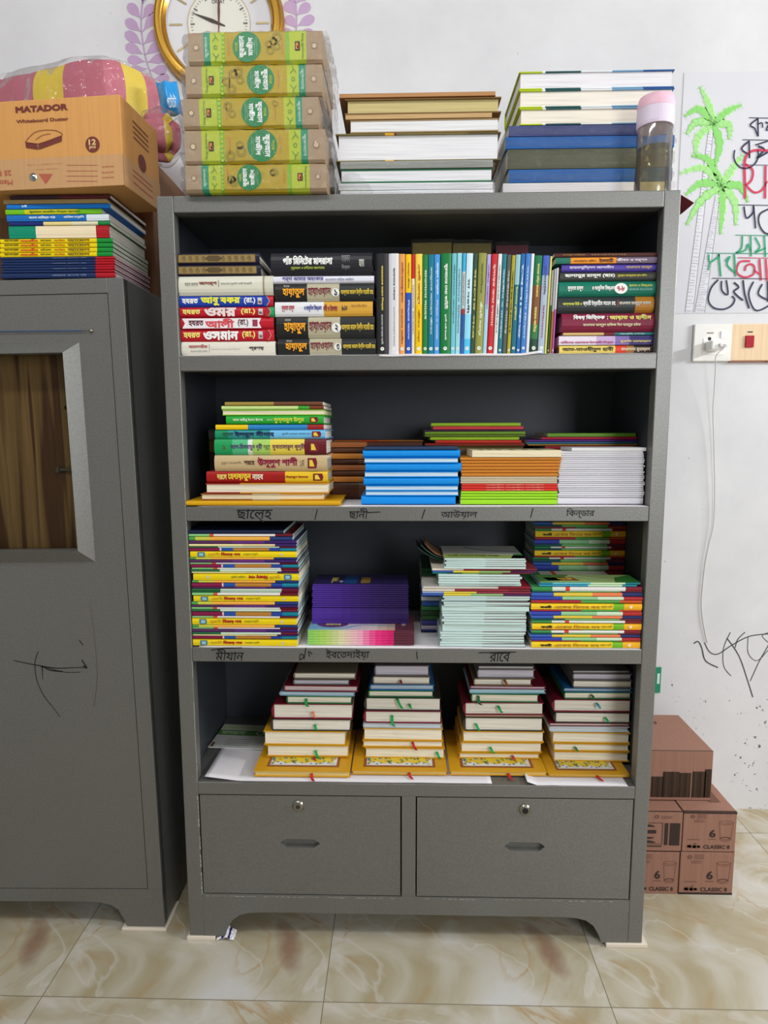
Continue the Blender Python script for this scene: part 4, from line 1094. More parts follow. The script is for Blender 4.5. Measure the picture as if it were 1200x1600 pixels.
# water bottle
bp = at_y(1019, 293, 0.075); bz = Z_TOP + .0018
bx = bp.x; s_ = (at_y(1048, 250, .075).x - at_y(991, 250, .075).x) / 2
zt_ = at_y(1019, 149, .075).z - bz
bot = thing('water_bottle', 'clear water bottle with a pink cap and base, half full of yellowish water', 'bottle', (bx, .075, bz))
PKC = mat((236, 190, 206), .4); LVC = mat((222, 208, 226), .4)
m = MB(); m.lathe([(0, 0), (s_ * .92, 0), (s_ * .98, .004), (s_ * .9, .011), (0, .015)], (0, 0, 0), PKC); m.build('base_cap', bot, smooth=True)
cz = zt_ * .69
m = MB(); m.lathe([(0, cz + .001), (s_ * .95, cz), (s_ * .98, cz + .006), (s_ * .97, zt_ * .855), (0, zt_ * .855)], (0, 0, 0), LVC); m.build('collar', bot, smooth=False)
m = MB(); m.lathe([(s_ * .96, zt_ * .857), (s_ * .98, zt_ * .90), (s_ * .90, zt_ * .965), (s_ * .6, zt_ * .99), (0, zt_)], (0, 0, 0), PKC); m.build('cap', bot, smooth=True)
mp_ = clear_plastic('bottle_plastic', .05, 0.0, 1, (240, 241, 238), 0.9, 0.3)
m = MB(); m.lathe([(s_ * .95, .008), (s_ * .97, .02), (s_ * .96, zt_ * .3), (s_ * .90, zt_ * .45), (s_ * .94, zt_ * .6), (s_ * .86, cz + .002)], (0, 0, 0), mp_); m.build('body', bot, smooth=True)
ml, nt, b = new_mat('bottle_water'); nt.nodes.remove(b)
tr = nd(nt, 'ShaderNodeBsdfTransparent'); tr.inputs['Color'].default_value = lin((242, 232, 196)); gl = nd(nt, 'ShaderNodeBsdfGlossy', Roughness=.03); fr = nd(nt, 'ShaderNodeLayerWeight', Blend=0.05); mx = nd(nt, 'ShaderNodeMixShader')
nt.links.new(fr.outputs[0], mx.inputs[0]); nt.links.new(tr.outputs[0], mx.inputs[1]); nt.links.new(gl.outputs[0], mx.inputs[2]); nt.links.new(mx.outputs[0], nt.nodes['Material Output'].inputs[0])
m = MB(); m.lathe([(0, .016), (s_ * .90, .016), (s_ * .92, zt_ * .3), (s_ * .86, zt_ * .45), (s_ * .87, zt_ * .50), (0, zt_ * .50)], (0, 0, 0), ml); m.build('water', bot, smooth=True)

# ================================================================== books
WHITE_P = (232, 228, 216); CREAM_P = (236, 224, 190); MINT_P = (206, 232, 226); GREY_P = (226, 226, 228); BUFF_P = (206, 186, 128)
def cmat(c):
    g = 0.3 * c[0] + 0.59 * c[1] + 0.11 * c[2]            # printed covers are glossy inks: a little richer than the noted colours
    return mat(tuple(max(0, min(255, g + (v - g) * 1.12)) for v in c), 0.45, 0.0, 0.25)
def book(name, label, cat, group, L, D, T, bands, loc, rot=(0, 0, 0), spine='front', pages=WHITE_P, texts=(), hard=False, deco=None, ribbon=None, top=None, bulge=0.0, inset=None, wrap=False):
    """lying book, length L along x, D deep along y, T thick; spine on the named side. bands: [(end fraction, colour)] along the length."""
    root = thing(name, label, cat, loc, rot, group)
    if hard: t = min(0.0024, T * 0.16); ins = 0.004 if inset is None else inset
    else: t = min(0.0004, T * 0.2); ins = 0.0005 if inset is None else inset
    long_, deep = (L, D) if spine in ('front', 'back') else (D, L)
    # cross-section, u away from the spine, v up
    rr = min(T * 0.32, 0.004)
    prof = [(deep, 0), (rr, 0)]
    for k in range(1, 6):
        v = k / 6
        prof.append((-bulge * math.sin(math.pi * v) + (rr * 0.25 if k in (1, 5) else 0), T * v))
    prof += [(rr, T), (deep, T), (deep, T - t), (t + 0.0004, T - t), (t + 0.0004, t), (deep, t)]
    if spine == 'front': TT = lambda p, q, a: (a, p, q)
    elif spine == 'back': TT = lambda p, q, a: (a, D - p, q)
    elif spine == 'left': TT = lambda p, q, a: (p, a, q)
    else: TT = lambda p, q, a: (L - p, a, q)
    m = MB()
    a0 = 0.0
    for a1, c in bands:
        m.prism(prof, a0 * long_, a1 * long_, cmat(c), TT); a0 = a1
    T_ = lambda a, b: (a * L, -0.0003 - bulge, b * T); TX_ = lambda a, b: (a * L, -0.0010 - bulge, b * T)
    for tx in texts:
        s, x0, x1, z0, z1, c = tx[:6]
        o_ = tx[6] if len(tx) > 6 else {}
        m.text(s, x0, x1, z0, z1, TX_, mat(c, .5), bold=o_.get('b', .03), flip=o_.get('flip', False))
    if deco: deco(m, T_, L, T, D)
    if top: top(m, lambda a, b: (a * L, b * D, T + 0.0003))
    m.build('cover', root)
    m = MB(); x0, x1, y0, y1 = ins, L - ins, ins, D - ins
    if spine == 'front': y0 = t + .001
    elif spine == 'back': y1 = D - t - .001
    elif spine == 'left': x0 = t + .001
    else: x1 = L - t - .001
    if ins < .001 and spine == 'back': y0 = 0.0002 - (0.0006 if not hard else 0)
    P = paper(pages)
    if spine == 'left' and hard and T > .012:
        # rounded back: the leaves bow with the spine
        n = 8; prof2 = [(x1, t), ] + [(x0 - bulge * .6 * math.sin(math.pi * k / n), t + (T - 2 * t) * k / n) for k in range(n + 1)] + [(x1, T - t)]
        m.prism(prof2, y0, y1, P, lambda p, q, a: (p, a, q))
    else: m.box(x0, x1, y0, y1, t, T - t, P)
    m.build('page_block', root)
    if wrap:
        m = MB(); puffy(m, (-.007, -.004, .0004), (L + .007, D + .003, T - .0002), (44, 10, 6), clear_plastic('pack_wrap'), min(.0016, T * .1), 60, L * 90 + T * 500, rnd=min(.003, T * .2)); m.build('clear_wrap', root, smooth=True)
    if ribbon:
        for (rx, rz, c, ln) in ribbon:
            m = MB(); C_ = mat(c, .4); w = .0034
            x = rx * L; z = rz * T
            pts = [Vector((x, y0 + .004, z)), Vector((x + .001, y0 - .010, z + .001)), Vector((x + .002 + ln * .25, y0 - .016, z - ln * .5)), Vector((x + .003 + ln * .5, y0 - .014, z - ln))]
            if ln > z + .002: pts = [Vector((x, y0 + .004, z)), Vector((x + .001, y0 - .006, z - .001)), Vector((x + .002, y0 - .010, .0012)), Vector((x + .008, y0 - .022, .0005))]
            pts = smooth2(pts, 4)
            for d in (0, .0003):
                for a, b in zip(pts, pts[1:]): 
                    q = [(a.x - w, a.y + d, a.z), (a.x + w, a.y + d, a.z), (b.x + w, b.y + d, b.z), (b.x - w, b.y + d, b.z)]
                    m.poly(q if d else q[::-1], C_)
            m.build('ribbon_marker', root)
    return root

def pile(where, group, base_z, ref, items, name='book', cat='book', depth=.16, seed=1, jit=.0, total=None):
    """items from the lowest to the topmost: dict(x=(px0, px1), y=top image row, c=bands or colour, k=kind words, dy=front offset, ...);
    ref = (px, py of the pile's front foot) or a plain depth"""
    rg = random.Random(seed)
    Y0 = ref if isinstance(ref, (int, float)) else max(0.003, at_z(ref[0], ref[1], base_z).y)
    z = base_z; n = len(items)
    for i, it in enumerate(items):
        Yf = Y0 + it.get('dy', 0.0)
        xm = (it['x'][0] + it['x'][1]) / 2
        z1 = at_y(xm, it['y'], Yf).z
        if z1 - z < .0014: z1 = z + .0014
        ym = it['y'] + 2
        xa = at_y(it['x'][0], ym, Yf).x; xb = at_y(it['x'][1], ym, Yf).x
        if base_z < 1.5:                               # stay between the side posts
            lo_, hi_ = (XA + .0012, XB - .0012 - (.003 if it.get('wob') else 0)) if Yf < .034 else (.0135, W - .0135) if base_z > .5 else (.0135, W - .017)
            xa = max(xa, lo_); xb = min(xb, hi_)
        b = it['c']
        if isinstance(b, tuple): b = [(1, b)]
        if isinstance(b, str): b = GRAD[b]
        if i == n - 1: pos = 'topmost'
        elif i == 0: pos = 'lowest'
        else: pos = ordw(i + 1) + ' from bottom'
        lab = it.get('label') or '%s, %s in %s' % (it['k'], pos, where)
        book(it.get('name', name), lab, it.get('cat', cat), group, xb - xa, min(it.get('d', depth), .345 - Yf) if base_z < 1.6 else it.get('d', depth), z1 - z - min(.0009, .0004 + .06 * (z1 - z)), b, (xa, Yf + rg.uniform(-jit, jit), z + .0002), (0, 0, it.get('rz', rg.uniform(-1, 1) * it.get('wob', .004))),
             it.get('sp', 'front'), it.get('p', WHITE_P), it.get('t', ()), it.get('hard', False), it.get('deco'), it.get('rib'), it.get('top'), it.get('bu', 0.0), it.get('ins'), 'clear wrap' in it['k'] if 'k' in it else False)
        z = z1
    return z
def lerp_bands(cols, n):
    out = []
    for i in range(n):
        u = (i + .5) / n * (len(cols) - 1); k = min(int(u), len(cols) - 2); f_ = u - k
        out.append(((i + 1) / n, tuple(cols[k][j] + (cols[k + 1][j] - cols[k][j]) * f_ for j in range(3))))
    return out
GRAD = {}
YEL = (240, 214, 40); MAR = (126, 32, 58); NVY = (36, 48, 100); 

# ---------- pile on the cabinet under the carton
GP = 'books piled on the cabinet'
it = []
for k in range(7):
    it.append(dict(x=(1 + k % 3, 180 - k % 2), y=430 - 4.15 * (k + 1), c=[(.83, (34, 52, 92)), (1, (176, 30, 44))], k='thin navy book with red end', sp='front', p=GREY_P, t=[('আমার বাংলা বই', .45, .75, .3, .75, (150, 160, 190), {'b': 0})] if k % 2 == 0 else ()))
ytx = [('আদর্শ বাংলা ব্যাকরণ', .04, .17, .2, .85, (60, 50, 20)), ('নাহবেমীর', .18, .34, .15, .9, (206, 62, 30)), ('আরবি ব্যাকরণ', .36, .46, .2, .85, (90, 80, 30)), ('শরহে মিয়াতে', .48, .58, .2, .85, (190, 90, 30)), ('আমেল', .60, .80, .2, .85, (120, 100, 30))]
for k in range(4):
    it.append(dict(x=(0, 176), y=401 - 7.2 * (k + 1) , c=[(.86, (240, 214, 36)), (1, (34, 140, 60))], k='red lettered yellow book', t=ytx, p=WHITE_P))
it += [dict(x=(13, 170), y=352, c=[(.27, (24, 136, 106)), (.29, (236, 226, 200)), (.87, (238, 222, 190)), (1, (164, 32, 40))], k='cream book with coloured ends'),
       dict(x=(14, 172), y=345.5, c=[(.34, (36, 46, 110)), (.62, (232, 214, 150)), (.88, (226, 222, 190)), (1, (40, 130, 70))], k='thin navy and cream book'),
       dict(x=(10, 170), y=334.5, c=[(.78, (38, 108, 178)), (1, (220, 230, 236))], k='blue book with white lettering', t=[('বাংলা সাহিত্য পাঠ', .22, .48, .25, .8, (226, 236, 244)), ('দাখিল শ্রেণি', .56, .76, .3, .8, (226, 236, 244))]),
       dict(x=(8, 158), y=326, c=[(.2, (120, 190, 50)), (.75, (206, 206, 52)), (1, (120, 190, 50))], k='lime and yellow book', t=[('কুরআন তাজবীদ শিক্ষা আদর্শ', .25, .78, .2, .75, (70, 90, 30))]),
       dict(x=(10, 172), y=318, c=(32, 116, 196), k='bright blue book', t=[('১ম', .15, .2, .3, .8, (220, 236, 250))]),
       dict(x=(5, 166), y=310.5, c=[(1, (150, 132, 92))], k='tan edged old book', p=BUFF_P),
       dict(x=(15, 172), y=304.5, c=[(.5, (52, 34, 48)), (1, (84, 34, 44))], k='dark maroon book')]
zc = pile('pile under the duster carton', GP, CAB_TOP + .0008, 0.045, it, depth=.20, seed=3)
m = MB(); a = at_y(150, 320, 0.03); m.tube([(a.x, .04, zc - .016), (a.x + .06, .10, zc - .004)], .003, mat((30, 110, 190), .3), 10); 

# ---------- brown pile on the bookcase top
ZT = Z_TOP + .0012
Y3 = lambda v: 80 + v / 2.105
X3 = lambda v: 510 + v / 2.105
def wrapbox(lo, hi, name, parent_label, seed):
    pass
GB = 'books piled on the bookcase top'
olive_band = [(.30, (110, 98, 48)), (.355, (228, 176, 40)), (.37, (90, 40, 40)), (.8, (120, 108, 60)), (1, (96, 84, 44))]
it = [dict(x=(X3(45), X3(550)), y=Y3(455), c=[(.2, (160, 180, 60)), (.38, (52, 96, 72)), (1, (210, 214, 214))], k='white book in clear wrap', sp='back', p=GREY_P),
      dict(x=(X3(40), X3(548)), y=Y3(430), c=[(1, (46, 120, 84))], k='green edged white book in clear wrap', sp='back', p=GREY_P),
      dict(x=(X3(48), X3(545)), y=Y3(386), c=[(1, (52, 116, 82))], k='thick white paged book with green boards', sp='back', p=GREY_P, hard=True, ins=.001),
      dict(x=(X3(45), X3(548)), y=Y3(360), c=(126, 130, 122), k='grey paged book in clear wrap', sp='back', p=(150, 152, 146)),
      dict(x=(X3(30), X3(575)), y=Y3(266), c=olive_band, k='large white paged book with olive boards', sp='back', p=(228, 228, 230), hard=True, ins=.006),
      dict(x=(X3(78), X3(566)), y=Y3(222), c=(150, 128, 92), k='white paged book without a front board', sp='back', p=(226, 226, 226), hard=True, ins=.001),
      dict(x=(X3(62), X3(545)), y=Y3(205), c=(156, 122, 74), k='thin tan file with ragged edges', sp='back', p=(196, 160, 110)),
      dict(x=(X3(60), X3(576)), y=Y3(152), c=(118, 92, 52), k='old book with yellowed page edges', sp='back', p=(200, 184, 126), hard=True, ins=.006),
      dict(x=(X3(42), X3(556)), y=Y3(137), c=(146, 92, 54), k='warped brown paper cover', sp='back', p=(180, 132, 84))]
zb = pile('brown pile beside wrapped packs', GB, ZT, 0.045, it, depth=.21, seed=5, jit=.002)
a = at_y(X3(30), Y3(465), .04); b = at_y(X3(152), Y3(395), .04)
m = MB()
def crk(s, t): 
    n = noise.noise(Vector((s * 5, t * 5, 2)))
    return (a.x + (b.x - a.x) * s, .041 - .012 * math.sin(math.pi * s) * (1 - t) - .006 * n, ZT + (b.z - ZT) * t * (0.35 + .65 * math.sin(math.pi * min(1, s * .9 + .1))))
m.grid(14, 10, crk, clear_plastic('pack_wrap'), back=.0004)
tag(m.build('plastic_wrapper', smooth=True), 'crumpled clear wrapper at the foot of the brown pile', 'wrapper')

# ---------- pile behind the bottle
tri = [(.15, (176, 196, 40)), (.17, (240, 240, 236)), (.40, (40, 84, 84)), (.60, (226, 230, 230)), (.8, (120, 160, 190)), (1, (40, 84, 140))]
it = [dict(x=(X3(580), X3(1150)), y=Y3(430), c=[(.25, (40, 110, 100)), (.6, (214, 196, 160)), (1, (226, 226, 224))], k='white book', sp='back', p=GREY_P),
      dict(x=(X3(600), X3(1138)), y=Y3(385), c=(44, 98, 160), k='blue book in clear wrap'),
      dict(x=(X3(596), X3(1140)), y=Y3(318), c=(88, 90, 70), k='thick olive grey book in clear wrap'),
      dict(x=(X3(590), X3(1146)), y=Y3(277), c=(46, 100, 164), k='blue book in clear wrap'),
      dict(x=(X3(600), X3(1140)), y=Y3(240), c=(70, 78, 122), k='navy book in clear wrap'),
      dict(x=(X3(636), X3(1145)), y=Y3(183), c=tri, k='cream paged book with lime and teal boards', sp='back', p=(238, 230, 214), hard=True, ins=.004),
      dict(x=(X3(634), X3(1145)), y=Y3(123), c=tri, k='cream paged book with lime and teal boards', sp='back', p=(238, 232, 218), hard=True, ins=.004),
      dict(x=(X3(634), X3(1146)), y=Y3(62), c=tri, k='white paged book with lime and teal boards', sp='back', p=(232, 230, 232), hard=True, ins=.004)]
pile('pile behind the bottle', GB, ZT, 0.135, it, depth=.20, seed=6)
# ================================================================== top shelf
Z1 = Z1b
PS = mat((226, 222, 224), .6)
def liner(label, x0, x1, z, y0=-.001, y1=.30, curl=None, seed=0, cut=None):
    m = MB()
    def fn(s, t):
        x = x0 + (x1 - x0) * s; y = y0 + (y1 - y0) * t
        zz = z + .0006
        if t < .2: zz += .0022 * 0.55 * max(0, noise.noise(Vector((s * 6 + seed, 0, 0)))) * (1 - t / .2)
        if curl: zz += curl(s, t)
        return (x, y, zz)
    m.grid(60, 12, fn, PS, back=.0004)
    tag(m.build('shelf_paper', smooth=True), label, 'paper', 'paper sheets lining the shelves')
liner('white paper lining the top shelf under the books', XA + .0015, XB - .0015, Z1, y1=.34)
m = MB(); xa_ = at_y(592, 552, 0).x; xb_ = at_y(846, 552, 0).x
def lip(s, t): return (xa_ + (xb_ - xa_) * s, -.0022 - .004 * t * max(0, s - .86) / .14, Z1 + .0012 - .0046 * t - .0012 * noise.noise(Vector((s * 7, t, 0))) + .006 * max(0, s - .88) / .12)
m.grid(40, 3, lip, PS, back=.0003)
tag(m.build('paper_edge', smooth=True), 'white paper edge folded down over the top shelf lip below the upright row', 'paper', 'paper sheets lining the shelves')
ZB1 = Z1 + .0024
F1 = lambda a, b: (260 + a / 3.529, 320 + b / 3.529)
def I1(x0, x1, y, **k):
    a, b = F1(x0, y)[0], F1(x1, y)[0]
    return dict(x=(a, b), y=F1(0, y)[1], **k)
CRM_C = (222, 218, 204); RED = (176, 30, 46)
GLD = (150, 126, 78)
def ornate(m, T, L, Tk, D):
    g = mat((158, 134, 84), .4, .3); g2 = mat((92, 74, 44), .5)
    m.poly([T(.0, .14), T(.955, .14), T(.955, .86), T(.0, .86)], g2); m.poly([(lambda p: (p[0], p[1] - .0002, p[2]))(T(*q)) for q in ((.01, .2), (.945, .2), (.945, .8), (.01, .8))], g)
    U = lambda a, b: (lambda p: (p[0], p[1] - .0004, p[2]))(T(a, b))
    for cx in (.44,): m.poly([U(cx - .11, .5), U(cx - .06, .25), U(cx + .06, .25), U(cx + .11, .5), U(cx + .06, .75), U(cx - .06, .75)], g2)
    for k in range(11):
        if 3 < k < 6: continue
        m.text('ঙ', .05 + k * .08, .10 + k * .08, .28, .72, U, g2, bold=.0)
def chev(a, c1, c2):
    def go(m, T, L, Tk, D):
        U = lambda p, q: (lambda v: (v[0], v[1] - .0002, v[2]))(T(p, q))
        m.poly([U(a, 0.04), U(a + .03, .5), U(a, .96), U(a - .03, .96), U(a - .03, .04)], mat(c1, .4))
        m.stroke([(a, .06), (a + .03, .5)], .006, lambda p, q: U(p, q), mat(c2, .4)); m.stroke([(a + .03, .5), (a, .94)], .006, U, mat(c2, .4))
        m.poly([U(.835, .2), U(.88, .2), U(.88, .82), U(.835, .82)], mat((206, 206, 204), .4)); m.poly([U(.84, .3), U(.875, .26), U(.875, .5), U(.84, .55)], mat((150, 60, 60), .4))
    return go
def ribb(m, T, L, Tk, D):
    U = lambda p, q: (lambda v: (v[0], v[1] - .0002, v[2]))(T(p, q))
    m.poly([U(.02, .06), U(.87, .06), U(.845, .5), U(.87, .94), U(.02, .94), U(.05, .5)], mat((236, 230, 232), .4))
    m.poly([(lambda v: (v[0], v[1] - .0003, v[2]))(T(*q)) for q in ((.775, .2), (.83, .2), (.83, .8), (.775, .8))], mat((150, 60, 80), .4))
WT = (240, 240, 236); YT = (240, 222, 120)
it = [I1(72, 600, 752, c=CRM_C, k='cream book with small red and grey lettering', hard=True, t=[('জামালশরীফ', .08, .28, .52, .8, (176, 90, 90)), ('মাওলানা তারিক জামিল', .10, .28, .22, .4, (130, 130, 126), {'b': 0}), ('মাওলানা আবু তাহের মিছবাহ', .32, .63, .36, .5, (150, 150, 146), {'b': 0}), ('প্রণয়', .72, .88, .3, .62, (60, 40, 44)), ('|', .297, .303, .2, .8, (150, 150, 146))]),
      I1(70, 592, 685, c=[(.93, RED), (1, (190, 44, 56))], k='red book lettered in white and cream', hard=True, t=[('হযরত', .03, .21, .25, .75, YT, {'b': .04}), ('ওসমান', .24, .62, .10, .90, WT, {'b': .05}), ('(রা.)', .66, .80, .2, .85, YT, {'b': .03})], deco=chev(.94, RED, (236, 226, 200))),
      I1(70, 590, 620, c=RED, k='red book with white ribbon band', hard=True, deco=ribb, t=[('হযরত', .09, .25, .25, .75, (90, 20, 40), {'b': .03}), ('আলী', .27, .58, .10, .92, (214, 80, 90), {'b': .04}), ('(রা.)', .62, .73, .18, .85, (60, 20, 30), {'b': .02})]),
      I1(66, 594, 562, c=[(.95, RED), (1, (46, 150, 90))], k='red book with a green spine end', hard=True, t=[('হযরত', .03, .22, .25, .75, YT, {'b': .04}), ('ওমর', .26, .60, .06, .94, (232, 214, 210), {'b': .05}), ('(রা.)', .65, .80, .2, .85, YT, {'b': .03})], deco=chev(.935, (170, 40, 50), (226, 210, 180))),
      I1(62, 588, 500, c=[(.93, (36, 66, 160)), (1, (180, 40, 52))], k='blue book lettered in yellow and white', hard=True, t=[('হযরত', .03, .20, .25, .75, WT, {'b': .04}), ('আবু বকর', .23, .65, .08, .92, (228, 226, 70), {'b': .05}), ('(রা.)', .69, .81, .2, .85, WT, {'b': .03})], deco=chev(.93, (36, 66, 160), (220, 220, 226))),
      I1(54, 588, 391, c=[(.89, (216, 214, 198)), (.91, (150, 140, 120)), (1, (206, 204, 188))], k='thick cream book with an elastic band', hard=True, bu=.002, t=[('দরসে কালাম', .07, .21, .48, .66, (120, 118, 112), {'b': 0}), ('আদর্শ', .22, .41, .48, .70, (130, 40, 44)), ('|', .425, .43, .42, .78, (90, 90, 90)), ('আল্লামা মুফতী তাকী উসমানী', .45, .78, .5, .66, (120, 118, 112), {'b': 0})]),
      I1(52, 520, 328, c=(30, 28, 48), k='navy book with an ornate gold spine panel', hard=True, deco=ornate),
      I1(48, 512, 262, c=(30, 28, 48), k='navy book with an ornate gold spine panel', hard=True, deco=ornate)]
G1 = 'books lying on the top shelf'
pile('pile of red biographies', G1, ZB1, .010, it, depth=.165, seed=11, jit=.001)
HY = lambda n: dict(c=[(.325, (34, 34, 34)), (.65, (178, 172, 148)), (1, (36, 38, 38))], hard=True, bu=.0015, t=[('বাংলা', .09, .15, .78, .90, (214, 206, 190), {'b': 0}), ('হায়াতুল', .08, .30, .18, .74, (246, 168, 40), {'b': .03}), ('হায়াওয়ান', .335, .565, .24, .78, (120, 34, 50), {'b': .02}), ('আল্লামা কামাল উদ্দীন দামেরী রহঃ', .665, .99, .28, .7, (226, 196, 70), {'b': .02}), (n, .60, .63, .3, .66, (30, 30, 30), {'b': .03})],
    deco=lambda m, T, L, Tk, D: m.disc(.612 * L, .48 * Tk, Tk * .23, lambda a, b: (a, -.0022, b), mat((232, 232, 226), .4), 28))
def fixnum(d):
    # the numeral sits on its white disc
    s, x0, x1, z0, z1, c, o = d['t'][-1]
    d['t'] = d['t'][:-1]; base = d['deco']
    def go(m, T, L, Tk, D):
        base(m, T, L, Tk, D); m.text(s, x0, x1, z0, z1, lambda a, b: (a * L, -.0026, b * Tk), mat(c, .5), bold=.03)
    d['deco'] = go; return d
it = [I1(613, 1156, 735, k='black and tan volume numbered three', **fixnum(HY('৩'))),
      I1(605, 1148, 615, k='black and tan volume numbered two', **fixnum(HY('২'))),
      I1(598, 1138, 532, c=[(.5, (226, 226, 228)), (1, (206, 160, 70))], k='half white half gold book', hard=True, t=[('সুন্নতে রাসূল', .07, .20, .3, .75, (176, 60, 60)), ('ও আধুনিক বিজ্ঞান', .30, .48, .3, .8, (70, 80, 150)), ('নবী ও ইসলাম', .495, .64, .3, .8, (140, 40, 60)), ('৯-১০', .685, .74, .35, .75, (60, 60, 60), {'b': .04}), ('বিশ্ব নবীর জীবন', .78, .94, .55, .8, (150, 90, 50), {'b': 0})]),
      I1(597, 1146, 432, k='black and tan volume numbered one', **fixnum(HY('১'))),
      I1(588, 1145, 389, c=(222, 222, 232), k='slim white book with blue lettering', hard=True, t=[('পর্দা আমার অহংকার', .09, .50, .18, .88, (70, 64, 140), {'b': .02}), ('মাওলানা তারিক জামিল', .52, .80, .3, .7, (100, 100, 120), {'b': 0})]),
      I1(575, 1135, 262, c=(34, 33, 38), k='thick black book with a white title', hard=True, bu=.003, t=[('পাঁচ মিনিটের মাদরাসা', .12, .61, .46, .86, WT, {'b': .05}), ('(কুরআন ও হাদীসের আলোকে)', .20, .53, .22, .40, (176, 196, 70), {'b': .01}), ('সংকলন', .70, .78, .55, .85, (150, 150, 150), {'b': 0}), ('বিন্যাস', .70, .78, .2, .45, (150, 150, 150), {'b': 0}), ('আলোর', .87, .92, .35, .7, (200, 204, 190), {'b': .02})])]
pile('pile of black volumes', G1, ZB1, .012, it, depth=.15, seed=12, jit=.001)

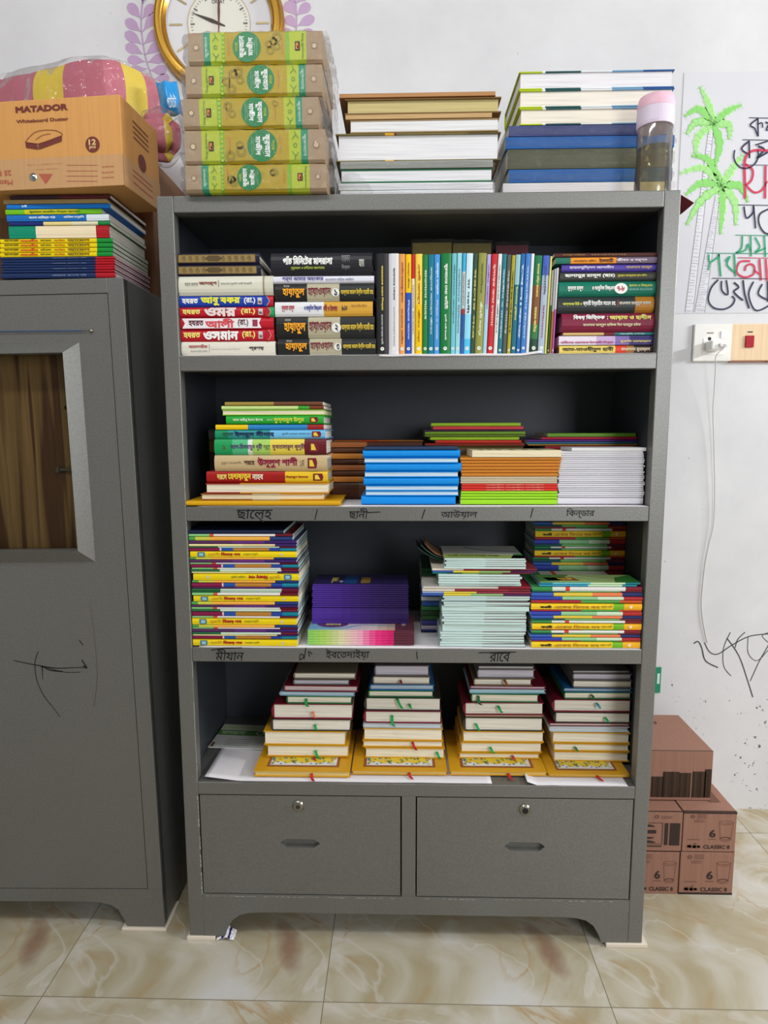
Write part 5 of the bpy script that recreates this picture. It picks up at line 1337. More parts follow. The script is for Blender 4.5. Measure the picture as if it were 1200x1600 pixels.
# upright row: (left, right edge at mid height, top row, spine bands from the top, title colour, kind words, title)
F2 = lambda a, b: (570 + a / 3.871, 360 + b / 3.871)
row = [(70, 141, 140, [(1, (38, 38, 40))], (232, 212, 70), 'black book lettered in yellow', [('মহররমের মহান শিক্ষা', .12, .56, .40, .62, None), ('মাওলানা আশরাফ আলী', .60, .90, .42, .6, (190, 190, 190))], 1),
    (144, 208, 140, [(1, (214, 214, 216))], (90, 90, 94), 'thick white book with grey lettering', [('ছাহাবায়ে কেরাম', .14, .46, .40, .62, None), ('মাওলানা মোহাম্মদ ইসহাক', .52, .92, .44, .6, (150, 150, 154))], 1),
    (208, 246, 142, [(1, (224, 160, 92))], (130, 50, 40), 'orange book with maroon lettering', [('তাফসীরে মাআরেফুল কুরআন', .08, .48, .3, .7, None), ('মাওলানা আমীন', .54, .9, .35, .65, (130, 60, 50))], 1),
    (248, 282, 144, [(.38, (236, 196, 40)), (1, (40, 84, 176))], (120, 60, 30), 'yellow over blue book', [('আদর্শ জীবন', .08, .34, .3, .7, None), ('শিক্ষার আলো', .45, .85, .3, .7, (220, 220, 230))], 0),
    (283, 303, 144, [(.24, (190, 40, 50)), (1, (224, 214, 190))], (150, 60, 50), 'slim cream book with a red head', [('নামাজ শিক্ষা', .3, .8, .3, .7, None)], 0),
    (305, 350, 142, [(.5, (236, 208, 90)), (1, (236, 196, 30))], (170, 70, 30), 'yellow book with brown lettering', [('একটি আদর্শ', .1, .5, .28, .72, None), ('জীবন গড়া', .55, .88, .34, .66, (150, 90, 20))], 1),
    (351, 383, 146, [(1, (40, 120, 66))], (214, 230, 200), 'green book', [('মাওলানা সাহেব', .15, .65, .3, .7, None)], 0),
    (384, 420, 146, [(1, (30, 116, 136))], (214, 226, 226), 'teal book', [('রাসূলের আদর্শ জীবন', .12, .8, .32, .68, None)], 0),
    (421, 455, 144, [(1, (80, 150, 214))], (230, 238, 246), 'sky blue book', [('রাসূল প্রেম', .08, .4, .3, .7, None), ('শিক্ষা ও সমাজ', .45, .85, .35, .65, None)], 0),
    (458, 522, 140, [(1, (30, 116, 62))], (236, 238, 226), 'thick green book with a large white title', [('কুরআনের সেরা কাহিনী', .10, .55, .30, .72, None), ('মুফতী তাকী উসমানী', .6, .86, .4, .62, None)], 1),
    (524, 553, 138, [(1, (120, 190, 200))], (70, 110, 120), 'pale teal book', [('সীরাতে রাসূল', .1, .7, .3, .7, None)], 0),
    (555, 584, 136, [(1, (160, 214, 222))], (90, 130, 150), 'pale cyan book', [('ছোটদের ইতিহাস', .15, .8, .3, .7, None)], 0),
    (585, 606, 138, [(.18, (70, 170, 206)), (.55, (190, 200, 200)), (.6, (180, 60, 60)), (1, (46, 96, 160))], (60, 60, 70), 'slim blue and grey book', [('আহকামে জিন্দেগী', .2, .85, .3, .7, None)], 0),
    (608, 648, 138, [(.6, (206, 232, 240)), (.85, (150, 214, 236)), (1, (90, 190, 226))], (60, 70, 80), 'white and cyan book', [('মা দরদী', .25, .6, .3, .68, None)], 0),
    (650, 676, 140, [(1, (56, 80, 66))], (200, 196, 90), 'dark green book', [('মরণের পরে', .15, .85, .3, .7, None)], 0),
    (678, 726, 138, [(1, (146, 148, 80))], (226, 230, 200), 'olive book with white lettering', [('আকাবিরে', .1, .4, .36, .66, (90, 96, 40)), ('জীবনী সমগ্র', .48, .82, .3, .72, None)], 1),
    (728, 752, 144, [(.5, (176, 170, 214)), (1, (170, 206, 226))], (110, 50, 110), 'lilac book', [('নারীর মর্যাদা', .1, .55, .3, .7, None)], 0),
    (754, 792, 142, [(1, (186, 46, 52))], (240, 210, 200), 'red book', [('হৃদয়ের কথা শোনো', .1, .72, .32, .68, None)], 1),
    (794, 818, 142, [(1, (226, 226, 222))], (90, 90, 90), 'white book', [('বড়দের জীবন', .1, .8, .32, .68, None)], 0),
    (820, 846, 142, [(1, (40, 116, 130))], (220, 230, 226), 'teal book', [('তাবলীগ ও দাওয়াত', .15, .85, .3, .7, None)], 0),
    (848, 874, 146, [(1, (84, 92, 88))], (200, 204, 196), 'grey book', [('পরকালের পাথেয়', .15, .8, .3, .7, None)], 0),
    (876, 898, 150, [(1, (170, 160, 50))], (70, 70, 30), 'slim olive yellow book', [('কারবালা', .15, .8, .3, .7, None)], 0),
    (900, 930, 146, [(.3, (150, 190, 196)), (1, (34, 104, 124))], (232, 226, 90), 'teal book with a yellow title', [('ইসলামের দৃষ্টিতে', .32, .66, .28, .72, None)], 0),
    (932, 958, 140, [(1, (40, 106, 160))], (206, 222, 236), 'deep blue book', [('খেলাফত', .1, .85, .3, .7, None)], 0),
    (960, 990, 140, [(1, (70, 124, 190))], (200, 216, 236), 'mid blue book', [('সমকালীন চিন্তা', .12, .85, .3, .7, None)], 0),
    (992, 1012, 140, [(1, (220, 228, 232))], (120, 130, 140), 'slim white book', [], 0),
    (1014, 1062, 152, [(.3, (40, 116, 76)), (.7, (122, 84, 52)), (.85, (60, 116, 70)), (1, (44, 70, 56))], (236, 214, 120), 'green and brown book with a yellow title', [('বদরের বন্দি কাফেলা', .08, .42, .3, .7, None), ('হযরত-জমির', .52, .78, .3, .7, None)], 1),
    (1064, 1104, 152, [(.2, (70, 96, 180)), (1, (170, 184, 200))], (70, 80, 110), 'blue headed pale book', [('সোনালি', .1, .4, .3, .7, None), ('ইতিহাস', .5, .85, .35, .65, (160, 80, 110))], 0),
    (1106, 1118, 156, [(1, (214, 210, 120))], (90, 90, 40), 'slim pale yellow booklet', [], 0),
    (1120, 1131, 240, [(.42, (180, 176, 170)), (1, (60, 96, 50))], (90, 90, 40), 'short green booklet', [], 0),
    (1133, 1146, 232, [(.5, (170, 170, 168)), (1, (150, 100, 40))], (90, 90, 40), 'short brown booklet', [], 0),
    (1148, 1160, 226, [(.48, (206, 204, 206)), (1, (168, 80, 150))], (90, 90, 40), 'short pink booklet', [], 0)]
GU = 'books standing in a row on the top shelf'
seen = {}
Yr = 0.012
# the row runs edge to edge; from the dark green book on it leans a little towards the maroon pile
xprev = None
for i, (xa, xb, yt, bands, tc_, kind, texts, hard) in enumerate(row):
    lean = 0.0 if i < 9 else min(0.034, 0.004 * (i - 8))
    base = F2(0, 738)[1]; topy = F2(0, yt)[1]
    ym = (base + topy) / 2
    z1 = at_y(F2(xa, 0)[0], topy, Yr).z; H = (z1 - ZB1) 
    x0 = at_y(F2(xa, 0)[0], ym, Yr).x; x1 = at_y(F2(xb, 0)[0], ym, Yr).x
    # foot position so that the middle height matches
    th = x1 - x0 - .0003
    fx = x0 - math.sin(lean) * H / 2
    if xprev is not None: fx = max(fx, xprev + .0003)
    xprev = fx + th / math.cos(lean)
    dup = [r_[5] for r_ in row].count(kind)
    nb = row[i - 1][5] if i else None
    label = '%s standing upright on the top shelf' % kind if dup == 1 else '%s standing upright beside the %s' % (kind, nb)
    root = thing('book', label, 'book', (fx, Yr + (0.0 if hard else .001) + (i % 3) * .0006, ZB1 + .0003 + th * math.sin(lean)), (0, lean, 0), GU)
    t = min(.0022, th * .16) if hard else min(.0005, th * .1)
    dp = .14
    rr = min(th * .3, .003)
    prof = [(0, dp), (0, rr), (th * .12, rr * .3), (th * .3, 0), (th * .7, 0), (th * .88, rr * .3), (th, rr), (th, dp), (th - t, dp), (th - t, t), (t, t), (t, dp)]
    m = MB(); z1_ = H
    a0 = 0.0
    for a1, c in bands:
        m.prism(prof, H * (1 - a0), H * (1 - a1), cmat(c), lambda p, q, a: (p, q, a)); a0 = a1
    # titles run down the spine
    Tm = lambda u_, v_: (th * v_, -.0003, H * (1 - u_))
    for s, u0, u1, v0, v1, c in texts: m.text(s, u0, u1, v0, v1, Tm, mat(c or tc_, .5), bold=.03)
    if th > .009: m.disc(th * .5, H * .055, min(th * .3, .004), XZ(-.0003), mat((230, 230, 220), .5), 14, .001)
    elif i % 2: m.poly([(th * .25, -.0003, H * .03), (th * .5, -.0003, H * .02), (th * .75, -.0003, H * .03), (th * .75, -.0003, H * .05), (th * .5, -.0003, H * .04), (th * .25, -.0003, H * .05)], mat((226, 226, 220), .5))
    m.build('cover', root)
    m = MB(); m.box(t + .0001, th - t - .0001, t + .001, dp - .003, .002, H - .003, paper(WHITE_P)); m.build('page_block', root)
# wrapped volumes lying on end behind the row
for px0, px1, py, c, lab in ((644, 706, 377, (128, 110, 44), 'olive book in clear wrap behind the sky blue upright book'), (708, 768, 378, (120, 106, 52), 'dull gold book in clear wrap behind the pale teal upright books'), (775, 826, 381, (100, 36, 50), 'maroon book in clear wrap behind the red upright book')):
    Yb = .175
    a = at_y(px0, py, Yb); b = at_y(px1, py, Yb)
    root = thing('wrapped_book', lab, 'book', (a.x, Yb, ZB1 + .0002), group='wrapped books behind the upright row')
    w, h = b.x - a.x, a.z - ZB1 - .003
    m = MB(); m.box(0, w, 0, .12, 0, h, mat(c, .6)); m.build('cover', root, bevel=.002)
    m = MB(); puffy(m, (-.002, -.003, .0030), (w + .002, .121, h + .007), (16, 8, 12), clear_plastic('pack_wrap'), .0026, 45, px0 * .1); m.build('clear_wrap', root, smooth=True)

# maroon pile at the end of the top shelf
F3 = lambda a, b: (820 + a / 5, 360 + b / 5)
def I3(x0, x1, y, **k): return dict(x=(F3(x0, 0)[0], F3(x1, 0)[0]), y=F3(0, y)[1], **k)
def tkdisc(m, T, L, Tk, D):
    m.disc(.64 * L, .5 * Tk, Tk * .36, lambda a, b: (.64 * L + (a - .64 * L) * 1.25, -.0024, b), mat((236, 236, 230), .4), 28)
    m.text('৭-৮', .60, .68, .34, .66, lambda a, b: (a * L, -.0028, b * Tk), mat((180, 40, 60)), bold=.04)
it = [I3(270, 1020, 895, c=[(.60, (226, 206, 110)), (.72, (206, 70, 50)), (.8, (160, 120, 70)), (1, (60, 50, 50))], k='yellow and red book with a black title', hard=True, t=[('আত-তাওযীহুল হাবী', .03, .58, .15, .85, (50, 36, 30), {'b': .03}), ('মাওলানা মুহাম্মদ', .66, .97, .2, .7, (226, 206, 170))]),
      I3(268, 1022, 820, c=[(.4, (226, 216, 226)), (.6, (196, 170, 206)), (.75, (130, 110, 170)), (1, (60, 50, 110))], k='white to purple book', t=[('হাদীসের আলোকে ইসলামী শিক্ষা', .02, .58, .1, .45, (170, 70, 120)), ('মুফতি মোহাম্মদ', .65, .98, .2, .55, (220, 200, 120))]),
      I3(300, 1010, 795, c=[(.45, (206, 176, 120)), (.57, (110, 36, 40)), (1, (34, 110, 116))], k='slim tan and teal booklet', t=[('আরবি শেখা', .62, .9, .2, .8, (180, 206, 200))]),
      I3(288, 1030, 645, c=(120, 34, 60), k='thick maroon book', hard=True, bu=.003, t=[('বিষয় ভিত্তিক', .12, .46, .60, .92, WT, {'b': .04}), (':', .485, .495, .66, .84, WT), ('আয়াত ও হাদীস', .51, .96, .60, .92, (226, 214, 110), {'b': .04}), ('মাওলানা আব্দুল হাফিজ বিন আব্দুর রউফ', .23, .85, .26, .48, (226, 214, 170), {'b': .02})]),
      I3(258, 1012, 515, c=[(.805, (48, 54, 54)), (1, (172, 120, 46))], k='charcoal book with a gold spine end', hard=True, bu=.002, t=[('আল্লামার চিঠি ও', .05, .25, .42, .68, (206, 206, 80)), ('ক্বারী ইব্রাহীম সাহেব রহ.', .26, .60, .38, .78, (230, 232, 226), {'b': .03}), ('|', .617, .622, .35, .8, (210, 70, 50)), ('মাওলানা মাহমুদুল হাসান', .635, .96, .42, .68, (210, 206, 190))]),
      I3(266, 1050, 395, c=(26, 112, 92), k='teal green book with white disc', hard=True, bu=.002, deco=tkdisc, t=[('সুন্নতে রাসূল', .09, .25, .32, .68, WT, {'b': .03}), ('ও আধুনিক বিজ্ঞান', .34, .58, .32, .74, WT, {'b': .03}), ('ছালাত ও বিজ্ঞান', .72, .96, .56, .8, (190, 196, 90)), ('হাফেজ মাওলানা', .72, .96, .36, .48, (150, 200, 190), {'b': 0})]),
      I3(274, 1065, 322, c=(60, 62, 58), k='dark grey book', hard=True, t=[('ছালাতুর রাসূল (ছাঃ)', .05, .57, .32, .8, (230, 230, 220), {'b': .04}), ('মুহাম্মদ আসাদুল্লাহ আল-গালিব', .60, .90, .4, .75, (206, 196, 60))]),
      I3(290, 1065, 258, c=(80, 66, 150), k='purple book', hard=True, t=[('রাহমাতুল্লিল আলামীন', .08, .55, .3, .8, (226, 220, 236), {'b': .02}), ('মাওলানা মাহমুদ', .68, .95, .3, .7, (200, 170, 120))]),
      I3(240, 1062, 207, c=[(.15, (40, 110, 96)), (.60, (226, 150, 50)), (1, (120, 104, 126))], k='teal, orange and mauve book', t=[('দাওয়াতে দ্বীন', .18, .4, .2, .6, (120, 70, 30)), ('ইসলামী', .43, .57, .1, .85, (90, 40, 40)), ('জীবন ও দর্শন', .6, .9, .15, .8, (226, 214, 220))]),
      I3(230, 1075, 172, c=(74, 34, 32), k='dark maroon book with dull gold lettering', t=[('কাসাসুল আম্বিয়া', .08, .3, .2, .8, (150, 110, 50)), ('মাওলানা', .35, .7, .3, .7, (130, 96, 50))])]
pile('pile with the maroon volume', G1, ZB1, .020, it, depth=.165, seed=13, jit=.001)

# ================================================================== second shelf
Z2 = Z2b
liner('white paper lining the second shelf under the piles', .06, XB - .002, Z2, y0=.0005, y1=.32, seed=3)
ZB2_ = Z2 + .0024
F4 = lambda a, b: (270 + a / 2.927, 570 + b / 2.927)
def I4(x0, x1, y, **k): return dict(x=(F4(x0, 0)[0], F4(x1, 0)[0]), y=F4(0, y)[1], **k)
LOGO = lambda x: (lambda m, T, L, Tk, D: (m.poly([T(x, .18), T(x + .075, .18), T(x + .085, .5), T(x + .075, .82), T(x, .82)], mat((120, 30, 40))), m.poly([(lambda v: (v[0], v[1] - .0003, v[2]))(T(*q)) for q in ((x + .015, .3), (x + .06, .3), (x + .04, .7), (x + .015, .7))], mat((230, 206, 70)))))
GS2 = 'books piled on the second shelf'
it = [I4(47, 768, 622, c=(214, 166, 34), k='large flat golden book', hard=True, d=.235, dy=-.014, rz=.0, label='large flat golden book overhanging the second shelf edge'),
      I4(128, 690, 588, c=[(.42, (150, 90, 50)), (.65, (190, 180, 150)), (1, (210, 150, 60))], k='cream paged book with brown boards', sp='back', p=CREAM_P, dy=.0, hard=True, ins=.002),
      I4(150, 712, 540, c=[(.28, (140, 40, 30)), (1, (206, 150, 60))], k='thick cream paged book with red and gold boards', sp='back', p=(240, 230, 204), hard=True, ins=.002),
      I4(152, 708, 487, c=[(.65, (156, 32, 30)), (1, (226, 190, 50))], k='red and yellow book', hard=True, deco=LOGO(.88), t=[('দরসে', .09, .17, .3, .75, (240, 220, 120)), ('হেদায়াতুন', .18, .37, .15, .85, (240, 206, 60), {'b': .04}), ('নাহব', .38, .47, .25, .8, (236, 226, 200), {'b': .03}), ('মাওলানা সিরাজুল ইসলাম', .55, .84, .35, .65, (150, 40, 30))]),
      I4(190, 705, 412, c=(198, 176, 136), k='tan book with a dark red title', hard=True, bu=.0015, deco=LOGO(.83), t=[('নুরুল হাওয়াশী', .06, .24, .42, .62, (120, 100, 80), {'b': 0}), ('শরহে', .265, .36, .38, .68, (80, 50, 40)), ('উসূলুশ শাশী', .385, .74, .2, .88, (140, 24, 60), {'b': .04}), ('১ম', .765, .80, .3, .7, (110, 80, 60), {'b': 0})]),
      I4(190, 702, 339, c=[(.16, (40, 150, 90)), (.3, (90, 180, 130)), (.34, (226, 232, 222)), (.5, (170, 206, 110)), (.805, (226, 206, 90)), (1, (96, 30, 36))], k='green to yellow book with a maroon spine end', hard=True, bu=.0015, deco=LOGO(.85), t=[('আল-মিসবাহুন নূরী', .145, .43, .28, .74, (80, 40, 110), {'b': .02}), ('শরহে', .44, .5, .3, .65, (60, 60, 60), {'b': 0}), ('মুখতাসারুল কুদূরী', .52, .81, .28, .74, (100, 30, 90), {'b': .02}), ('১', .08, .10, .35, .65, (120, 60, 40))]),
      I4(192, 697, 296, c=[(.12, (36, 140, 100)), (.5, (60, 150, 150)), (1, (120, 186, 226))], k='teal to sky blue book', hard=True, deco=LOGO(.88), t=[('বাংলা', .07, .17, .25, .75, (40, 90, 70)), ('ইলমুস সীগাহ', .18, .54, .12, .88, (24, 40, 80), {'b': .04}), ('মুফতী এনায়েত আহমদ (র.)', .61, .87, .4, .7, (50, 80, 110), {'b': 0})]),
      I4(195, 690, 272, c=[(.30, (236, 200, 40)), (.85, (50, 130, 190)), (1, (150, 40, 44))], k='slim yellow and blue book'),
      I4(243, 690, 231, c=(50, 160, 60), k='green book with a yellow title', hard=True, deco=LOGO(.86), t=[('আস ছরীহু ইনান ইনশা', .07, .38, .3, .72, (236, 240, 220), {'b': .02}), ('প্রথম খণ্ড', .42, .48, .35, .6, (230, 230, 200), {'b': 0}), ('সুল্লামুল উলুম', .49, .80, .12, .88, (220, 226, 70), {'b': .02})]),
      I4(226, 690, 204, c=(130, 190, 60), k='cream paged book with lime boards', sp='back', p=CREAM_P, hard=True, ins=.001),
      I4(222, 690, 186, c=[(.75, (206, 226, 150)), (.86, (70, 160, 60)), (1, (120, 60, 40))], k='slim pale green book with a red end'),
      I4(238, 686, 168, c=[(.5, (160, 140, 70)), (1, (110, 70, 46))], k='slim olive brown book')]
pile('schoolbook pile', GS2, ZB2_, .012, it, depth=.165, seed=21, jit=.001)
# two thick books peeping out behind it
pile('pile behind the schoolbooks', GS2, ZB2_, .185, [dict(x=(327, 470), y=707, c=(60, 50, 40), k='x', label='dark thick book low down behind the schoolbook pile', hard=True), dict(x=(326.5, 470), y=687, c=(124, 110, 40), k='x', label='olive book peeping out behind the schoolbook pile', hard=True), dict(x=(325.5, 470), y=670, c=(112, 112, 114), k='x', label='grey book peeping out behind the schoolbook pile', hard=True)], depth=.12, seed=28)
# brown spines behind the blue pile
it = []
cs = [[(.3, (70, 40, 26)), (1, (96, 60, 36))], [(.35, (196, 130, 60)), (.6, (150, 90, 50)), (1, (90, 50, 34))], [(1, (86, 52, 34))], [(.4, (160, 100, 60)), (1, (80, 46, 34))]]
for k in range(8): it.append(dict(x=(518 - k * .3, 660), y=762 - 9.0 * (k + 1), c=cs[k % 4], k='brown and gold spined book', hard=k % 2 == 0))
it.append(dict(x=(521, 662), y=695, c=[(.3, (120, 130, 50)), (.7, (190, 70, 40)), (1, (150, 90, 50))], k='slim green and orange booklet')); it.append(dict(x=(521, 660), y=691.5, c=[(.5, (196, 80, 40)), (1, (190, 130, 50))], k='slim orange booklet'))
pile('pile behind the sky blue books', GS2, ZB2_, .135, it, depth=.15, seed=22)
SKY = (20, 138, 214); 
def I5(x0, x1, y, **k): return dict(x=(630 + x0 / 2.79, 630 + x1 / 2.79), y=570 + y / 2.79, **k)
bl = [(566 - 1.5, 719 - 7, 600, 1), (571, 716.5, 577, 0), (571, 716, 552, 0), (568, 717, 515, 1), (569.5, 716, 488, 0), (571, 721, 450, 1), (569, 716, 425, 0), (567, 719, 390, 1)]
it = []
for xa, xb, zy, front in bl:
    it.append(dict(x=(xa, xb), y=570 + (zy - 1) / 2.927, c=SKY, k='sky blue book showing its spine' if front else 'sky blue book showing pale page edges', sp='front' if front else 'back', p=(206, 226, 240), hard=True, ins=.001))
it.append(dict(x=(569, 716), y=570 + 375 / 2.927, c=(40, 60, 90), k='slim dark blue book', p=GREY_P))
pile('sky blue pile', 'sky blue books', ZB2_, .020, it, depth=.11, seed=23, jit=.001)
ORG = (196, 128, 50); RD2 = (206, 60, 50); LM2 = (160, 214, 50)
it = []
for k in range(4): it.append(I5(250 + k, 672, 598 - 12 * (k + 1), c=LM2, k='lime green booklet', t=[('সহজ আরবি শিক্ষা', .2, .85, .25, .75, (196, 232, 120), {'b': 0})] if k % 2 else ()))
for k in range(3): it.append(I5(256, 672, 550 - 11 * (k + 1), c=RD2, k='red booklet with pale lettering', t=[('তাজবীদ তাজবীদ তাজবীদ', .25, .86, .2, .75, (236, 190, 170), {'b': 0})]))
for k in range(4): it.append(I5(250 + k % 2, 672, 517 - 7.5 * (k + 1), c=(196, 180, 150), k='cream paged booklet', sp='back', p=(214, 200, 170)))
for k in range(6): it.append(I5(255 - k % 3 * 3, 676 + k * 3, 485 - 13.7 * (k + 1), c=ORG, k='orange brown booklet', sp='front', p=CREAM_P))
it.append(I5(300, 690, 371, c=[(1, (200, 196, 160))], k='cream paged book with a printed cover', sp='back', p=(240, 226, 190), top=lambda m, T: [m.poly([T(x, .1), T(x + .05, .1), T(x + .05, .6), T(x, .6)], mat((120, 130, 96))) for x in (.1, .2, .3, .45, .6, .75)]))
pile('orange and lime pile', GS2, ZB2_, .022, it, depth=.12, seed=24, jit=.0008)
it = []
for k, (x0, x1, y, c, kd) in enumerate(((95, 520, 600, (140, 110, 60), 'dark spined book'), (95, 520, 540, (110, 90, 60), 'dark spined book'), (95, 520, 480, (130, 90, 60), 'dark spined book'), (95, 520, 420, (90, 80, 60), 'dark spined book'), (95, 528, 352, (120, 96, 40), 'gold edged dark booklet'), (96, 528, 341, (150, 50, 40), 'olive and red booklet'), (142, 516, 328, (210, 60, 50), 'red booklet'), (118, 506, 314, (170, 206, 60), 'lime booklet'), (96, 532, 303, (110, 130, 50), 'dull green booklet'),
                                          (96, 532, 290, (130, 170, 60), 'green booklet'), (95, 522, 282, (70, 40, 80), 'dark purple booklet'), (130, 524, 267, (220, 80, 80), 'pinkish red booklet'), (122, 512, 252, (170, 210, 60), 'lime green booklet'))):
    if k >= 4: it.append(I5(x0, x1, y, c=c, k=kd))
zbk = at_y(740, 570 + 352 / 2.79, .145).z - .0028
m = MB(); a = at_y(668, 700, .145); b = at_y(816, 700, .145)
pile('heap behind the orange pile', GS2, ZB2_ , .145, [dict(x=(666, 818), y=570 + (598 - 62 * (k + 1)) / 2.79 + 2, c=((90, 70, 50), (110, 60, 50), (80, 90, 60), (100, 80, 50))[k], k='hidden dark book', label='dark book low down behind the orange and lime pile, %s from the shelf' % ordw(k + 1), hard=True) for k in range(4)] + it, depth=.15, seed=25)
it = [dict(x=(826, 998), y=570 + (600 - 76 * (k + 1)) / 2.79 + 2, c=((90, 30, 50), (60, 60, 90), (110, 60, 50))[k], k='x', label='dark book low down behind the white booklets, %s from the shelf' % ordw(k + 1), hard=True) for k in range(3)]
it += [I5(620, 1030, 352, c=(160, 36, 50), k='dark red booklet'), I5(545, 1030, 345, c=(190, 140, 60), k='gold booklet'), I5(540, 1032, 335, c=(50, 120, 150), k='teal blue booklet'), I5(540, 1028, 325, c=(100, 40, 130), k='purple booklet'), I5(605, 1028, 314, c=(190, 40, 70), k='crimson booklet'), I5(630, 1014, 297, c=(120, 170, 60), k='lime green booklet')]
pile('heap behind the white booklets', GS2, ZB2_, .145, it, depth=.15, seed=26)
it = []
nW = 24
rg = random.Random(4)
for k in range(nW):
    it.append(dict(x=(872 + rg.uniform(-1.5, 2), 1007 + rg.uniform(-2, 1)), y=780.5 - 3.15 * (k + 1), c=(218, 216, 222), k='white booklet', sp='back' if k % 4 else 'front', p=(226, 226, 230)))
it.append(dict(x=(893, 1010), y=699, c=(214, 212, 214), k='creased white booklet', sp='back', p=(230, 230, 230)))
pile('white booklet pile', 'white booklets on the second shelf', ZB2_, .028, it, name='booklet', cat='booklet', depth=.10, seed=27, jit=.0015)

# ================================================================== third shelf
Z3 = Z3b
liner('white paper lining the third shelf under the readers', .05, XB - .002, Z3, y0=.0005, y1=.32, seed=8)
ZB3 = Z3 + .0024
F6 = lambda a, b: (280 + a / 5.4545, 805 + b / 5.4545)
def I6(x0, x1, y, **k): return dict(x=(F6(x0, 0)[0], F6(x1, 0)[0]), y=F6(0, y)[1], **k)
def yellow_reader(up=True):
    X = (lambda a, b: (a, b)) if up else (lambda a, b: (1 - b, 1 - a))
    o = {'b': .03, 'flip': not up}
    def deco(m, T, L, Tk, D):
        cx = (.105 if up else .895); U = lambda a, b: (lambda v: (v[0], v[1] - .0002, v[2]))(T(a, b))
        m.poly([U(cx - .033, .1), U(cx + .033, .1), U(cx + .037, .5), U(cx + .033, .86), U(cx - .033, .86), U(cx - .037, .5)], mat((70, 130, 140))); m.poly([(lambda v: (v[0], v[1] - .0004, v[2]))(T(*q)) for q in ((cx - .02, .25), (cx + .02, .25), (cx + .02, .7), (cx - .02, .7))], mat((150, 200, 220)))
        ex = .86 if up else .14; m.disc(ex * L, .48 * Tk, Tk * .22, lambda a, b: (a, -.0006, b), mat((206, 206, 180)), 14)
    return dict(c=YEL, k='yellow reader', deco=deco, t=[('নূরানী', *X(.17, .28), .2, .8, (190, 150, 40), {'b': .01, 'flip': not up}), ('বিজয় পথ', *X(.29, .475), .18, .85, (176, 50, 34), {'b': .06, 'flip': not up}), ('পঞ্চম শ্রেণি', *X(.50, .64), .28, .78, (60, 56, 40), {'b': 0, 'flip': not up})], d=.17)
MULTI = [(.285, (130, 30, 74)), (.30, (226, 206, 190)), (.41, (44, 84, 160)), (.745, (184, 130, 60)), (.85, (44, 72, 150)), (1, (30, 130, 150))]
GW = [(.27, (50, 110, 70)), (.84, (206, 226, 206)), (1, (110, 30, 54))]
PUR = [(.4, (86, 48, 90)), (.7, (100, 50, 120)), (1, (60, 34, 100))]
WPK = [(.2, (150, 206, 140)), (.24, (206, 96, 60)), (.83, (236, 232, 226)), (1, (104, 24, 40))]
ONV = [(.06, (90, 160, 80)), (.2, (206, 206, 90)), (.78, (240, 180, 84)), (1, (38, 58, 110))]
PLY = [(.5, (236, 226, 170)), (.8, (226, 206, 160)), (1, (60, 40, 96))]
k6 = {'m': (MULTI, 'maroon, blue and tan banded reader'), 'g': (GW, 'dark green and mint banded reader'), 'p': (PUR, 'plum purple reader'), 'w': (WPK, 'white reader with a maroon spine end'), 'o': (ONV, 'orange and navy banded reader'), 'l': (PLY, 'pale yellow reader with a purple end')}
seq6 = [('Y', 110, 1008, 1056), ('m', 115, 1008, 1028), ('l', 118, 1015, 1018), ('g', 110, 1010, 998), ('p', 110, 1010, 970), ('w', 112, 1012, 960), ('o', 112, 1010, 935), ('Y', 110, 1000, 875), ('w', 112, 1012, 862), ('m', 104, 1015, 822), ('g', 100, 1012, 802), ('w', 105, 1012, 785), ('p', 110, 1012, 766), ('o', 105, 1014, 738), ('Y', 120, 1016, 685), ('w', 110, 1014, 662), ('g', 104, 1016, 645), ('g', 108, 1020, 628), ('p', 112, 1016, 612), ('m', 105, 1016, 578), ('o', 110, 1018, 556),
        ('y', 118, 1020, 494), ('l', 108, 1020, 482), ('g', 100, 1018, 462), ('w', 108, 1020, 450), ('m', 95, 1016, 420), ('w', 92, 1012, 404), ('p', 88, 1000, 380), ('o', 84, 1008, 360), ('Y', 92, 1000, 306), ('m', 82, 1000, 280), ('g', 82, 1000, 266), ('l', 82, 1000, 246), ('p', 80, 1000, 218), ('o', 76, 965, 182), ('w', 76, 968, 160), ('w', 78, 958, 134)]
it = []
for c_, xa, xb, y in seq6:
    if c_ in 'Yy': it.append(I6(xa, xb, y, **yellow_reader(c_ == 'Y')))
    else: it.append(I6(xa, xb, y, c=k6[c_][0], k=k6[c_][1], p=MINT_P, d=.17))
it[21]['k'] = 'upside-down yellow reader'
it[-1] = I6(78, 890, 128, c=(26, 34, 60), k='glossy navy covered reader', p=MINT_P, d=.17)
pile('yellow banded pile', 'readers on the third shelf', ZB3, (390, 1009), it, name='reader', depth=.17, seed=31, jit=.0012)
